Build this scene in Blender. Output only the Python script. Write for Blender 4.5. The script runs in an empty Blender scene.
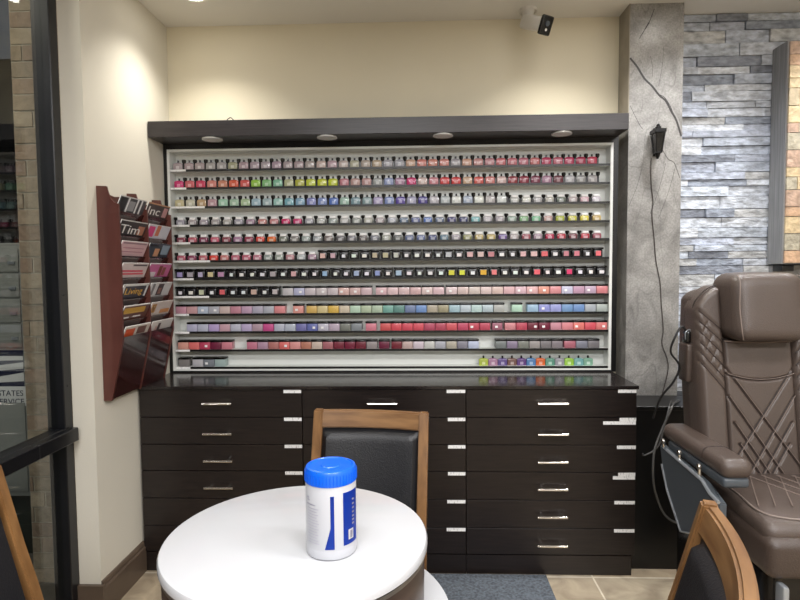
import bpy, bmesh, math, random
from mathutils import Vector, Matrix
rnd = random.Random(7)
PI = math.pi
COL = bpy.context.scene.collection
sc = bpy.context.scene

# ------------------------------------------------------------------ materials
def s2l(c):
    return tuple(((v/255)/12.92 if v/255 <= .04045 else ((v/255+.055)/1.055)**2.4) for v in c)

def mat(name, rgb, rough=.5, metal=0, noise=0, nscale=20, bump=0, bscale=60, coat=0, emit=None, spec=.5, sheen=0):
    m = bpy.data.materials.new(name); m.use_nodes = True
    nt = m.node_tree; b = nt.nodes['Principled BSDF']
    c = s2l(rgb)
    b.inputs['Base Color'].default_value = (*c, 1)
    b.inputs['Roughness'].default_value = rough
    b.inputs['Metallic'].default_value = metal
    b.inputs['Specular IOR Level'].default_value = spec
    b.inputs['Coat Weight'].default_value = coat
    if sheen: b.inputs['Sheen Weight'].default_value = sheen
    tc = nt.nodes.new('ShaderNodeTexCoord')
    if noise:
        n = nt.nodes.new('ShaderNodeTexNoise'); n.inputs['Scale'].default_value = nscale; n.inputs['Detail'].default_value = 5
        r = nt.nodes.new('ShaderNodeValToRGB')
        r.color_ramp.elements[0].position = .3; r.color_ramp.elements[1].position = .7
        r.color_ramp.elements[0].color = (*[v*(1-noise) for v in c], 1)
        r.color_ramp.elements[1].color = (*[min(1, v*(1+noise)) for v in c], 1)
        nt.links.new(tc.outputs['Object'], n.inputs['Vector']); nt.links.new(n.outputs['Fac'], r.inputs['Fac'])
        nt.links.new(r.outputs['Color'], b.inputs['Base Color'])
    if bump:
        n2 = nt.nodes.new('ShaderNodeTexNoise'); n2.inputs['Scale'].default_value = bscale; n2.inputs['Detail'].default_value = 4
        bp = nt.nodes.new('ShaderNodeBump'); bp.inputs['Strength'].default_value = bump; bp.inputs['Distance'].default_value = .01
        nt.links.new(tc.outputs['Object'], n2.inputs['Vector']); nt.links.new(n2.outputs['Fac'], bp.inputs['Height'])
        nt.links.new(bp.outputs['Normal'], b.inputs['Normal'])
    if emit:
        b.inputs['Emission Color'].default_value = (1, .96, .9, 1); b.inputs['Emission Strength'].default_value = emit
    return m

def wood(name, c1, c2, scale=(2, 2, 30), rough=.4, axis_noise=3.0):
    m = bpy.data.materials.new(name); m.use_nodes = True
    nt = m.node_tree; b = nt.nodes['Principled BSDF']; b.inputs['Roughness'].default_value = rough
    tc = nt.nodes.new('ShaderNodeTexCoord'); mp = nt.nodes.new('ShaderNodeMapping'); mp.inputs['Scale'].default_value = scale
    n = nt.nodes.new('ShaderNodeTexNoise'); n.inputs['Scale'].default_value = axis_noise; n.inputs['Detail'].default_value = 6
    r = nt.nodes.new('ShaderNodeValToRGB'); r.color_ramp.elements[0].position = .3; r.color_ramp.elements[1].position = .72
    r.color_ramp.elements[0].color = (*s2l(c1), 1); r.color_ramp.elements[1].color = (*s2l(c2), 1)
    nt.links.new(tc.outputs['Object'], mp.inputs['Vector']); nt.links.new(mp.outputs['Vector'], n.inputs['Vector'])
    nt.links.new(n.outputs['Fac'], r.inputs['Fac']); nt.links.new(r.outputs['Color'], b.inputs['Base Color'])
    return m

def objcol(name, rough=.3, coat=.3, grime=0):
    m = bpy.data.materials.new(name); m.use_nodes = True
    nt = m.node_tree; b = nt.nodes['Principled BSDF']; b.inputs['Roughness'].default_value = rough
    b.inputs['Coat Weight'].default_value = coat
    oi = nt.nodes.new('ShaderNodeObjectInfo')
    nt.links.new(oi.outputs['Color'], b.inputs['Base Color'])
    return m

def attrcol(name, rough=.7, nscale=25, amt=.35, bump=.6, streak=(1, 1, 3)):
    m = bpy.data.materials.new(name); m.use_nodes = True
    nt = m.node_tree; b = nt.nodes['Principled BSDF']; b.inputs['Roughness'].default_value = rough
    at = nt.nodes.new('ShaderNodeAttribute'); at.attribute_name = 'col'
    tc = nt.nodes.new('ShaderNodeTexCoord'); mp = nt.nodes.new('ShaderNodeMapping'); mp.inputs['Scale'].default_value = streak
    n = nt.nodes.new('ShaderNodeTexNoise'); n.inputs['Scale'].default_value = nscale; n.inputs['Detail'].default_value = 6
    r = nt.nodes.new('ShaderNodeMapRange'); r.inputs['From Min'].default_value = .3; r.inputs['From Max'].default_value = .7
    r.inputs['To Min'].default_value = 1-amt; r.inputs['To Max'].default_value = 1+amt*.5
    mx = nt.nodes.new('ShaderNodeVectorMath'); mx.operation = 'SCALE'
    bp = nt.nodes.new('ShaderNodeBump'); bp.inputs['Strength'].default_value = bump; bp.inputs['Distance'].default_value = .012
    L = nt.links
    L.new(tc.outputs['Object'], mp.inputs['Vector']); L.new(mp.outputs['Vector'], n.inputs['Vector'])
    L.new(n.outputs['Fac'], r.inputs['Value']); L.new(at.outputs['Color'], mx.inputs[0]); L.new(r.outputs['Result'], mx.inputs['Scale'])
    L.new(mx.outputs['Vector'], b.inputs['Base Color']); L.new(n.outputs['Fac'], bp.inputs['Height']); L.new(bp.outputs['Normal'], b.inputs['Normal'])
    return m

M = {}
M['wall'] = mat('wall_paint', (224, 216, 193), .75, noise=.02, nscale=3, bump=.08, bscale=180)
M['wallside'] = mat('wall_paint_left', (216, 211, 197), .7, noise=.03, nscale=2, bump=.08, bscale=180)
M['wallrest'] = mat('wall_paint_rest', (205, 200, 188), .8)
M['ceil'] = mat('ceiling_paint', (230, 228, 222), .85, bump=.05, bscale=200)
M['base'] = mat('baseboard_paint', (92, 78, 66), .35, noise=.15, nscale=6)
M['edge'] = mat('trim_light', (225, 222, 212), .5)
M['tan'] = mat('column_side_wallpaper', (146, 139, 126), .6, noise=.1, nscale=15)
M['espresso'] = wood('espresso_wood', (20, 15, 14), (36, 28, 26), (3, 3, 40), .33)
M['espresso_top'] = wood('espresso_top', (26, 22, 22), (40, 35, 34), (3, 40, 3), .16)
M['header'] = wood('header_wood', (34, 30, 31), (50, 45, 46), (3, 3, 60), .35)
M['black'] = mat('black_satin', (12, 12, 13), .35)
M['blackgloss'] = mat('black_plastic', (10, 10, 11), .22)
M['frameblack'] = mat('window_frame_black', (14, 15, 19), .32)
M['white'] = mat('white_laminate', (232, 232, 228), .35)
M['displaywhite'] = mat('display_white', (222, 224, 220), .4)
M['chrome'] = mat('brushed_chrome', (215, 210, 202), .25, 1)
M['paper'] = mat('paper_white', (235, 235, 232), .6)
M['cherry'] = wood('cherry_board', (78, 42, 36), (94, 54, 47), (6, 6, 2), .3)
M['cherry_dark'] = mat('cherry_plate', (50, 22, 21), .18, coat=.3)
M['oak'] = wood('chair_wood', (102, 70, 40), (142, 104, 64), (6, 6, 1.2), .35, 5)
M['oak_rail'] = wood('chair_rail_wood', (102, 70, 42), (142, 106, 68), (1.2, 6, 10), .35, 5)
M['leather'] = mat('black_leather', (26, 26, 29), .38, bump=.15, bscale=220)
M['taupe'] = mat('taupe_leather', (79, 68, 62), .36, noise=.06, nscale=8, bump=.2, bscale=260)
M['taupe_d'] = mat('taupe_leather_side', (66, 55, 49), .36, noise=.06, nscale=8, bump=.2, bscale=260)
M['piping'] = mat('piping_thread', (126, 112, 104), .5)
M['crease'] = mat('quilt_crease', (48, 37, 33), .6)  # shade painted in the quilt creases; also colours dark piping and arm seams
M['greyplastic'] = mat('grey_plastic', (72, 78, 84), .35)
M['silver'] = mat('silver_plastic', (165, 170, 175), .3, .6)
M['tabletop'] = mat('table_white', (198, 199, 202), .1, coat=.3)
M['drum'] = wood('drum_brown', (58, 46, 40), (78, 62, 54), (3, 3, 20), .35)
M['band'] = mat('metal_band', (150, 146, 140), .3, .8)
M['bluelid'] = mat('blue_lid', (8, 96, 222), .35, coat=.2)
M['can'] = mat('canister_white', (188, 189, 194), .35)
M['canblue'] = mat('canister_blue', (18, 66, 186), .4)
M['cangrey'] = mat('canister_print', (176, 172, 190), .5)
M['mat'] = mat('floor_mat', (86, 92, 100), .95, noise=.5, nscale=90, bump=.8, bscale=90)
M['lantern'] = mat('lantern_iron', (12, 12, 13), .4, .3)
M['lampglass'] = mat('lantern_glass', (26, 25, 24), .15)
M['cord'] = mat('cord_black', (16, 15, 15), .5)
M['cordbrown'] = mat('cord_brown', (58, 50, 46), .6)
M['cordgrey'] = mat('cord_grey', (62, 61, 60), .4)
M['cctv'] = mat('camera_white', (225, 222, 216), .4)
M['puck'] = mat('puck_white', (208, 208, 206), .5)
M['lens'] = mat('lamp_lens', (250, 246, 236), .5, emit=9)
M['greywood'] = wood('grey_wood', (120, 121, 123), (150, 150, 150), (30, 30, 1.5), .6)
M['stone'] = attrcol('ledger_stone', .8, 24, .45, 1.0, (1, 1, 2.2))
M['mosaic'] = attrcol('mosaic_stone', .6, 40, .3, .5, (1, 1, 1))
M['brick'] = attrcol('outside_brick', .85, 40, .2, .5, (1, 1, 1))
M['concrete'] = mat('outside_concrete', (92, 90, 84), .9, noise=.2, nscale=12)
M['night'] = mat('night_backdrop', (14, 15, 17), .9)  # near-black tone of the added backdrops, stands in for darkness outside
M['mailgrey'] = mat('mailbox_grey', (132, 134, 130), .5)
M['mailgreen'] = mat('mailbox_base', (26, 34, 28), .6)
M['navy'] = mat('decal_navy', (30, 34, 62), .5)
M['decal'] = mat('decal_white', (215, 215, 215), .5)
M['vein'] = mat('granite_vein', (58, 56, 56), .4)
M['veinlight'] = mat('granite_vein_light', (150, 148, 146), .4)
M['bottle'] = objcol('coloured_lacquer', .25, .4)
M['jar'] = objcol('coloured_jar', .35, .2)
M['tag'] = objcol('coloured_tag', .5, 0)
M['silvercap'] = mat('silver_cap', (240, 240, 240), .3)
M['darkjar'] = mat('dark_jar', (30, 29, 33), .25)

# granite of the column
def granite(name, base=(147, 145, 142)):
    m = bpy.data.materials.new(name); m.use_nodes = True
    nt = m.node_tree; b = nt.nodes['Principled BSDF']; b.inputs['Roughness'].default_value = .3
    L = nt.links
    tc = nt.nodes.new('ShaderNodeTexCoord')
    n1 = nt.nodes.new('ShaderNodeTexNoise'); n1.inputs['Scale'].default_value = 6; n1.inputs['Detail'].default_value = 9; n1.inputs['Distortion'].default_value = 1.6
    r1 = nt.nodes.new('ShaderNodeValToRGB')
    c = s2l(base)
    els = r1.color_ramp.elements
    els[0].position = .28; els[0].color = (*[v*.6 for v in c], 1)
    els[1].position = .72; els[1].color = (*[v*1.32 for v in c], 1)
    n2 = nt.nodes.new('ShaderNodeTexNoise'); n2.inputs['Scale'].default_value = 120; n2.inputs['Detail'].default_value = 3
    mr = nt.nodes.new('ShaderNodeMapRange'); mr.inputs['From Min'].default_value = .3; mr.inputs['From Max'].default_value = .7
    mr.inputs['To Min'].default_value = .8; mr.inputs['To Max'].default_value = 1.2
    # thin dark veins
    mp = nt.nodes.new('ShaderNodeMapping'); mp.inputs['Rotation'].default_value = (0, -.9, 0); mp.inputs['Scale'].default_value = (3.2, 1, .8)
    n3 = nt.nodes.new('ShaderNodeTexNoise'); n3.inputs['Scale'].default_value = 2.2; n3.inputs['Detail'].default_value = 1; n3.inputs['Distortion'].default_value = .1
    r3 = nt.nodes.new('ShaderNodeValToRGB'); e = r3.color_ramp.elements
    e[0].position = .494; e[0].color = (1, 1, 1, 1); e[1].position = .5; e[1].color = (.72, .72, .72, 1)
    x = r3.color_ramp.elements.new(.506); x.color = (1, 1, 1, 1)
    s1 = nt.nodes.new('ShaderNodeVectorMath'); s1.operation = 'SCALE'
    s2 = nt.nodes.new('ShaderNodeVectorMath'); s2.operation = 'MULTIPLY'
    L.new(tc.outputs['Object'], n1.inputs['Vector']); L.new(n1.outputs['Fac'], r1.inputs['Fac'])
    L.new(tc.outputs['Object'], n2.inputs['Vector']); L.new(n2.outputs['Fac'], mr.inputs['Value'])
    L.new(tc.outputs['Object'], mp.inputs['Vector']); L.new(mp.outputs['Vector'], n3.inputs['Vector']); L.new(n3.outputs['Fac'], r3.inputs['Fac'])
    L.new(r1.outputs['Color'], s1.inputs[0]); L.new(mr.outputs['Result'], s1.inputs['Scale'])
    L.new(s1.outputs['Vector'], s2.inputs[0]); L.new(r3.outputs['Color'], s2.inputs[1])
    L.new(s2.outputs['Vector'], b.inputs['Base Color'])
    return m
M['granite'] = granite('grey_granite')

def tiles():
    m = bpy.data.materials.new('floor_tiles'); m.use_nodes = True
    nt = m.node_tree; b = nt.nodes['Principled BSDF']; b.inputs['Roughness'].default_value = .38
    L = nt.links
    tc = nt.nodes.new('ShaderNodeTexCoord'); mp = nt.nodes.new('ShaderNodeMapping')
    mp.inputs['Location'].default_value = (-.757, -.17, 0)
    br = nt.nodes.new('ShaderNodeTexBrick'); br.offset = 0; br.inputs['Scale'].default_value = 1
    br.inputs['Brick Width'].default_value = .46; br.inputs['Row Height'].default_value = .46; br.inputs['Mortar Size'].default_value = .004
    br.inputs['Mortar Smooth'].default_value = .1
    br.inputs['Color1'].default_value = (*s2l((178, 160, 134)), 1); br.inputs['Color2'].default_value = (*s2l((168, 158, 140)), 1)
    br.inputs['Mortar'].default_value = (*s2l((218, 212, 196)), 1)
    n = nt.nodes.new('ShaderNodeTexNoise'); n.inputs['Scale'].default_value = 9; n.inputs['Detail'].default_value = 8; n.inputs['Distortion'].default_value = .8
    r = nt.nodes.new('ShaderNodeValToRGB'); r.color_ramp.elements[0].position = .3; r.color_ramp.elements[1].position = .7
    r.color_ramp.elements[0].color = (.62, .58, .55, 1); r.color_ramp.elements[1].color = (1.15, 1.12, 1.08, 1)
    mx = nt.nodes.new('ShaderNodeVectorMath'); mx.operation = 'MULTIPLY'
    L.new(tc.outputs['Object'], mp.inputs['Vector']); L.new(mp.outputs['Vector'], br.inputs['Vector'])
    L.new(tc.outputs['Object'], n.inputs['Vector']); L.new(n.outputs['Fac'], r.inputs['Fac'])
    L.new(br.outputs['Color'], mx.inputs[0]); L.new(r.outputs['Color'], mx.inputs[1]); L.new(mx.outputs['Vector'], b.inputs['Base Color'])
    return m
M['tiles'] = tiles()

def glassmat():
    m = bpy.data.materials.new('window_glass'); m.use_nodes = True
    nt = m.node_tree; nt.nodes.clear(); L = nt.links
    o = nt.nodes.new('ShaderNodeOutputMaterial'); mx = nt.nodes.new('ShaderNodeMixShader')
    lw = nt.nodes.new('ShaderNodeLayerWeight'); lw.inputs['Blend'].default_value = .5
    pw = nt.nodes.new('ShaderNodeMath'); pw.operation = 'POWER'; pw.inputs[1].default_value = 5
    f = nt.nodes.new('ShaderNodeMapRange'); f.inputs['To Min'].default_value = .05; f.inputs['To Max'].default_value = 1
    L.new(lw.outputs['Facing'], pw.inputs[0]); L.new(pw.outputs[0], f.inputs['Value'])
    t = nt.nodes.new('ShaderNodeBsdfTransparent'); t.inputs['Color'].default_value = (.93, .95, .94, 1)
    g = nt.nodes.new('ShaderNodeBsdfGlossy'); g.inputs['Roughness'].default_value = 0
    L.new(f.outputs[0], mx.inputs[0]); L.new(t.outputs[0], mx.inputs[1]); L.new(g.outputs[0], mx.inputs[2]); L.new(mx.outputs[0], o.inputs[0])
    return m
M['glass'] = glassmat()

def smudge():   # small illegible print on the strips
    m = bpy.data.materials.new('printed_strip'); m.use_nodes = True
    nt = m.node_tree; b = nt.nodes['Principled BSDF']; b.inputs['Roughness'].default_value = .5; L = nt.links
    tc = nt.nodes.new('ShaderNodeTexCoord'); mp = nt.nodes.new('ShaderNodeMapping'); mp.inputs['Scale'].default_value = (260, 1, 60)
    n = nt.nodes.new('ShaderNodeTexNoise'); n.inputs['Scale'].default_value = 1; n.inputs['Detail'].default_value = 1
    r = nt.nodes.new('ShaderNodeValToRGB'); r.color_ramp.elements[0].position = .3; r.color_ramp.elements[1].position = .42
    r.color_ramp.elements[0].color = (.5, .5, .5, 1); r.color_ramp.elements[1].color = (.88, .88, .87, 1)
    L.new(tc.outputs['Object'], mp.inputs['Vector']); L.new(mp.outputs['Vector'], n.inputs['Vector']); L.new(n.outputs['Fac'], r.inputs['Fac']); L.new(r.outputs['Color'], b.inputs['Base Color'])
    return m
M['strip'] = smudge()

# ------------------------------------------------------------------ mesh helpers
def bx(bm, x0, x1, y0, y1, z0, z1, bevel=0, seg=2, mi=0):
    c = Vector(((x0+x1)/2, (y0+y1)/2, (z0+z1)/2))
    r = bmesh.ops.create_cube(bm, size=1, matrix=Matrix.Translation(c) @ Matrix.Diagonal((abs(x1-x0), abs(y1-y0), abs(z1-z0), 1)))
    vs = r['verts']; fs = {f for v in vs for f in v.link_faces}
    for f in fs: f.material_index = mi
    if bevel:
        es = {e for v in vs for e in v.link_edges}
        rr = bmesh.ops.bevel(bm, geom=list(es), offset=bevel, segments=seg, affect='EDGES', profile=.5)
        for f in rr['faces']: f.material_index = mi
    return vs

def lathe(bm, prof, n=32, c=(0, 0, 0), mi=0, axis='Z'):
    rings = []
    for r, z in prof:
        ring = []
        for k in range(n):
            a = 2*PI*k/n
            p = Vector((r*math.cos(a), r*math.sin(a), z))
            if axis == 'Y': p = Vector((p.x, p.z, p.y))
            if axis == 'X': p = Vector((p.z, p.x, p.y))
            ring.append(bm.verts.new(p+Vector(c)))
        rings.append(ring)
    fs = []
    for a, b in zip(rings, rings[1:]):
        for k in range(n):
            fs.append(bm.faces.new((a[k], a[(k+1) % n], b[(k+1) % n], b[k])))
    fs.append(bm.faces.new(list(reversed(rings[0])))); fs.append(bm.faces.new(rings[-1]))
    for f in fs: f.material_index = mi
    return fs

def tube(bm, pts, r, n=8, mi=0, closed_ends=True):
    pts = [Vector(p) for p in pts]; rings = []
    up = Vector((0, 0, 1)); prev = None
    for i, p in enumerate(pts):
        d = (pts[min(i+1, len(pts)-1)]-pts[max(i-1, 0)]).normalized()
        if prev is None:
            u = d.cross(up)
            if u.length < .1: u = d.cross(Vector((1, 0, 0)))
        else:
            u = prev - d*prev.dot(d)
        u.normalize(); prev = u; w = d.cross(u)
        rr = r[i] if isinstance(r, (list, tuple)) else r
        rings.append([bm.verts.new(p+(u*math.cos(2*PI*k/n)+w*math.sin(2*PI*k/n))*rr) for k in range(n)])
    for a, b in zip(rings, rings[1:]):
        for k in range(n):
            f = bm.faces.new((a[k], a[(k+1) % n], b[(k+1) % n], b[k])); f.material_index = mi
    if closed_ends:
        for ring, rev in ((rings[0], True), (rings[-1], False)):
            f = bm.faces.new(list(reversed(ring)) if rev else ring); f.material_index = mi

def prism(bm, poly, lo, hi, axis='Y', mi=0):
    """poly: list of 2D points; extruded along axis from lo to hi. axis Y: (x,z); X: (y,z); Z: (x,y)"""
    def P(a, b, t):
        return {'Y': (a, t, b), 'X': (t, a, b), 'Z': (a, b, t)}[axis]
    A = [bm.verts.new(P(a, b, lo)) for a, b in poly]; B = [bm.verts.new(P(a, b, hi)) for a, b in poly]
    n = len(poly); fs = [bm.faces.new(A), bm.faces.new(list(reversed(B)))]
    for k in range(n): fs.append(bm.faces.new((A[k], B[k], B[(k+1) % n], A[(k+1) % n])))
    for f in fs: f.material_index = mi
    return fs

def spline(pts, n=8):
    pts = [Vector(p) for p in pts]; out = []
    for i in range(len(pts)-1):
        p0 = pts[max(i-1, 0)]; p1 = pts[i]; p2 = pts[i+1]; p3 = pts[min(i+2, len(pts)-1)]
        for k in range(n):
            t = k/n
            out.append(.5*((2*p1)+(-p0+p2)*t+(2*p0-5*p1+4*p2-p3)*t*t+(-p0+3*p1-3*p2+p3)*t**3))
    out.append(pts[-1]); return out

def link(name, bm, m, parent=None, smooth=False, loc=None, angle=35):
    bmesh.ops.recalc_face_normals(bm, faces=bm.faces)
    me = bpy.data.meshes.new(name); bm.to_mesh(me); bm.free()
    for x in (m if isinstance(m, (list, tuple)) else [m]): me.materials.append(x)
    if smooth:
        for p in me.polygons: p.use_smooth = True
        try: me.set_sharp_from_angle(angle=math.radians(angle))
        except Exception: pass
    o = bpy.data.objects.new(name, me); COL.objects.link(o)
    if parent is not None: o.parent = parent
    if loc: o.location = loc
    return o
obj = link

def box_obj(name, b, m, parent=None, bevel=0, seg=2, smooth=None):
    bm = bmesh.new(); bx(bm, *b, bevel=bevel, seg=seg)
    return link(name, bm, m, parent, smooth=bool(bevel) if smooth is None else smooth)

def struct(name, bm, m, smooth=False):
    o = link(name, bm, m, None, smooth); o['kind'] = 'structure'; return o

def sbox(name, b, m, bevel=0):
    bm = bmesh.new(); bx(bm, *b, bevel=bevel); return struct(name, bm, m)

def thing(name, label, cat, loc=(0, 0, 0), rotz=0, group=None):
    o = bpy.data.objects.new(name, None); COL.objects.link(o); o.empty_display_size = .02
    o.location = loc; o.rotation_euler = (0, 0, rotz); o['label'] = label; o['category'] = cat
    if group: o['group'] = group
    return o

def tag(o, label, cat, group=None):
    o['label'] = label; o['category'] = cat
    if group: o['group'] = group
    return o

def text(name, s, size, m, parent, loc, rot, extrude=.0004, sx=1, align='LEFT'):
    c = bpy.data.curves.new(name, 'FONT'); c.body = s; c.size = size; c.extrude = extrude; c.align_x = align
    c.materials.append(m)
    t = bpy.data.objects.new(name, c); COL.objects.link(t); t.parent = parent
    me = bpy.data.meshes.new_from_object(t)      # plain mesh lettering
    bpy.data.objects.remove(t); t = bpy.data.objects.new(name, me); COL.objects.link(t); t.parent = parent
    t.location = loc; t.rotation_euler = rot; t.scale = (sx, 1, 1); return t

# ------------------------------------------------------------------ key dimensions (metres, camera above x=0,y=0)
XW = -1.2725        # left wall
YB = 2.902          # back wall
ZT = 2.60           # ceiling
XR = 3.2; YF = -3.6
# ------------------------------------------------------------------ room shell
sbox('floor', (XW-.2, XR, YF, YB+.1, -.05, 0), M['tiles'])
sbox('ceiling', (XW-.2, XR, YF, YB+.1, ZT, ZT+.05), M['ceil'])
sbox('wall_back', (XW-.1, 1.24, YB, YB+.1, 0, ZT), M['wall'])
sbox('wall_left', (XW-.0875, XW, 2.15, YB, 0, ZT), M['wallside'])
sbox('wall_right', (XR, XR+.1, YF, YB+.1, 0, ZT), M['wallrest'])
sbox('wall_front', (XW-.2, XR, YF-.1, YF, 0, ZT), M['wallrest'])
# baseboard of the left wall with a moulded top edge
bm = bmesh.new()
prism(bm, [(XW, 0), (XW+.016, 0), (XW+.016, .112), (XW+.011, .118), (XW+.011, .128), (XW+.006, .138), (XW, .14)], 2.15, 2.49, 'Y')
bx(bm, XW-.0875, XW+.016, 2.134, 2.15, 0, .128)
struct('baseboard_left', bm, M['base'])

# stone wall right of the column: hand-laid ledger stones in one mesh
def block_wall(name, x0, x1, yface, z0, z1, rows, wr, palette, m, depth=.03, jit=.008, gap=.0015, seed=3, mortar=(60, 58, 56), backing=True):
    rr = random.Random(seed); bm = bmesh.new()
    cl = bm.loops.layers.float_color.new('col')
    z = z0
    def setc(vs, c):
        for f in {f for v in vs for f in v.link_faces}:
            for l in f.loops: l[cl] = (*c, 1)
    if backing:
        vs = bx(bm, x0, x1, yface+.004, yface+depth, z0, z1); setc(vs, s2l(mortar))
    while z < z1-.004:
        h = rr.choice(rows); h = min(h, z1-z)
        x = x0
        if rr.random() < .5: x = x0-rr.uniform(0, wr[0])
        while x < x1-.004:
            w = rr.uniform(*wr); xa = max(x, x0); xb = min(x+w, x1)
            if xb-xa > .006:
                d = rr.uniform(0, jit)
                vs = bx(bm, xa+gap, xb-gap, yface-d, yface+.012, z+gap, z+h-gap)
                p = rr.choice(palette); k = rr.uniform(.88, 1.12)
                for v in vs:
                    if v.co.y < yface: v.co.y += rr.uniform(-.002, .002)
                setc(vs, tuple(min(1, q*k) for q in s2l(p)))
            x += w
        z += h
    return struct(name, bm, m)
block_wall('wall_back_stone', 1.24, 2.6, YB, .0, ZT, [.032, .036, .042, .05, .062, .036], (.12, .4),
           [(200, 208, 220), (184, 191, 206), (208, 213, 221), (158, 166, 180), (190, 198, 212), (196, 198, 200), (142, 148, 160), (205, 211, 221)], M['stone'], jit=.016, seed=11)
sbox('wall_back_right', (2.6, XR, YB, YB+.1, 0, ZT), M['wallrest'])
# granite clad column standing forward of the back wall; painted band above the header on its left side
bm = bmesh.new(); bx(bm, .994, 1.243, 2.7675, YB+.02, 0, ZT)
def strip(pts, w, y, mi):
    P = [Vector((x, z)) for x, z in pts]
    for i, (a, b) in enumerate(zip(P, P[1:])):
        d = (b-a).normalized(); n = Vector((-d.y, d.x))
        wa = w[i] if isinstance(w, list) else w; wb = w[i+1] if isinstance(w, list) else w
        q = [a+n*wa/2, a-n*wa/2, b-n*wb/2, b+n*wb/2]
        f = bm.faces.new([bm.verts.new((v.x, y, v.y)) for v in q]); f.material_index = mi
def sp2(pts, n=6): return [(p.x, p.y) for p in spline([(a, b, 0) for a, b in pts], n)]
cr = sp2([(.996, 2.352), (1.03, 2.31), (1.064, 2.256), (1.10, 2.22), (1.135, 2.176), (1.165, 2.15), (1.192, 2.10), (1.215, 2.06), (1.24, 1.985)])
strip([(x+.007, z+.006) for x, z in cr], .004, 2.7671, 2)
strip(cr, .009, 2.7669, 1)
strip(sp2([(1.135, 2.18), (1.16, 2.165), (1.187, 2.125), (1.20, 2.09)]), .003, 2.7668, 1)
strip(sp2([(1.105, 2.575), (1.085, 2.52), (1.074, 2.50), (1.038, 2.44)]), [.003]*8+[.006]*6+[.003]*5, 2.7669, 1)
strip(sp2([(1.15, 1.93), (1.18, 1.88), (1.21, 1.86), (1.236, 1.79)]), .0025, 2.7669, 1)
strip(sp2([(1.0, 2.13), (1.04, 2.05), (1.06, 2.02)]), .002, 2.7669, 1)
for a in ((1.17, 1.86, 1.10, 1.62), (1.215, 1.84, 1.14, 1.60), (1.06, 1.84, 1.0, 1.66), (1.13, 2.22, 1.15, 2.40), (1.10, 2.26, 1.09, 2.36)):
    strip(sp2([(a[0], a[1]), ((a[0]+a[2])/2+.006, (a[1]+a[3])/2), (a[2], a[3])], 4), .0014, 2.7669, 1)
struct('trim_column', bm, [M['granite'], M['vein'], M['veinlight']])
sbox('trim_column_side', (.990, .994, 2.764, YB, 2.05, ZT), M['tan'])
# ------------------------------------------------------------------ storefront window at the left
WX = XW-.0875   # room face of the frame
bm = bmesh.new()
bx(bm, WX-.07, WX, 2.10, 2.15, 0, ZT, .003, 1)
bx(bm, WX+.0, WX+.035, 1.9, 2.128, .716, .768, .003, 1)
bx(bm, WX+.0, WX+.035, YF, 1.9, .716, .768, .003, 1)
bx(bm, WX-.055, WX+.0, YF, 2.1, .716, .768, .003, 1)
bx(bm, WX-.055, WX+.0, YF, 2.1, 0, .06, .003, 1)
bx(bm, WX-.055, WX+.0, YF, 2.1, ZT-.06, ZT, .003, 1)
for z in (1.72, 1.28, .93): lathe(bm, [(.004, 0), (.004, .002)], 8, (WX, 2.125, z), axis='X')
struct('window_1_frame', bm, M['frameblack'])
sbox('window_1_glass', (WX-.034, WX-.028, YF, 2.1, .06, ZT-.06), M['glass'])

# ------------------------------------------------------------------ outside the window
block_wall('wall_outside_pier', -1.885, -1.30, 2.62, -.14, ZT+.2, [.0752], (.19, .2),
           [(150, 134, 114), (142, 128, 110), (156, 142, 122), (146, 126, 108)], M['brick'], depth=.3, mortar=(178, 170, 154), jit=.003, gap=.004, seed=5)
sbox('floor_outside', (-7, XW-.2, YF, 8, -.16, -.14), M['concrete'])
sbox('backdrop_outside_far', (-7, -1.3, 7, 7.2, -.14, 4), M['night'])  # added dark backdrop so the view outside stays black
sbox('backdrop_outside_left', (-7.2, -7, YF, 7, -.14, 4), M['night'])  # added side backdrop, keeps the outside dark
mb = thing('mailbox_cabinet', 'grey cluster mailbox cabinet with postal decals outside the window', 'mailbox', (-2.38, 3.0, -.14))
box_obj('body', (-.34, .34, -.14, .2, .33, 1.66), M['mailgrey'], mb, .006)
box_obj('pedestal', (-.3, .3, -.1, .18, 0, .33), M['mailgreen'], mb, .004)
for r in range(4):
    for c in range(3):
        z = .58+r*.0+(0 if r == 0 else .0)
        z0 = (1.12, 1.25, 1.38, 1.51)[r]
        d = box_obj('door', (-.32+c*.215, -.11+c*.215, -.148, -.139, z0, z0+.12), M['mailgrey'], mb, .003)
        box_obj('pull', (-.16+c*.215, -.125+c*.215, -.156, -.148, z0+.04, z0+.055), M['silver'], d)
box_obj('door', (-.32, .32, -.148, -.139, .36, .83), M['mailgrey'], mb, .003)
dc = box_obj('decal', (.02, .32, -.1420, -.139, .9, 1.105), M['navy'], mb)
for k, (za, zb) in enumerate(((1.09, 1.075), (1.05, 1.03), (1.0, .965))):
    bm = bmesh.new(); prism(bm, [(.04, za), (.18, za-.015-k*.01), (.32, zb+.012*k), (.32, zb-.022), (.18, za-.04-k*.012)], -.1435, -.142, 'Y')
    link('eagle_stripe', bm, M['decal'], dc)
sk = box_obj('sticker', (-.02, .33, -.1435, -.139, .952-.14, 1.055-.14), M['decal'], mb, .0005)
text('lettering', 'UNITED STATES', .042, M['navy'], sk, (.315, -.1445, .866), (PI/2, 0, 0), align='RIGHT')
text('lettering', 'POSTAL SERVICE', .042, M['navy'], sk, (.318, -.1445, .822), (PI/2, 0, 0), align='RIGHT')

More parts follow.
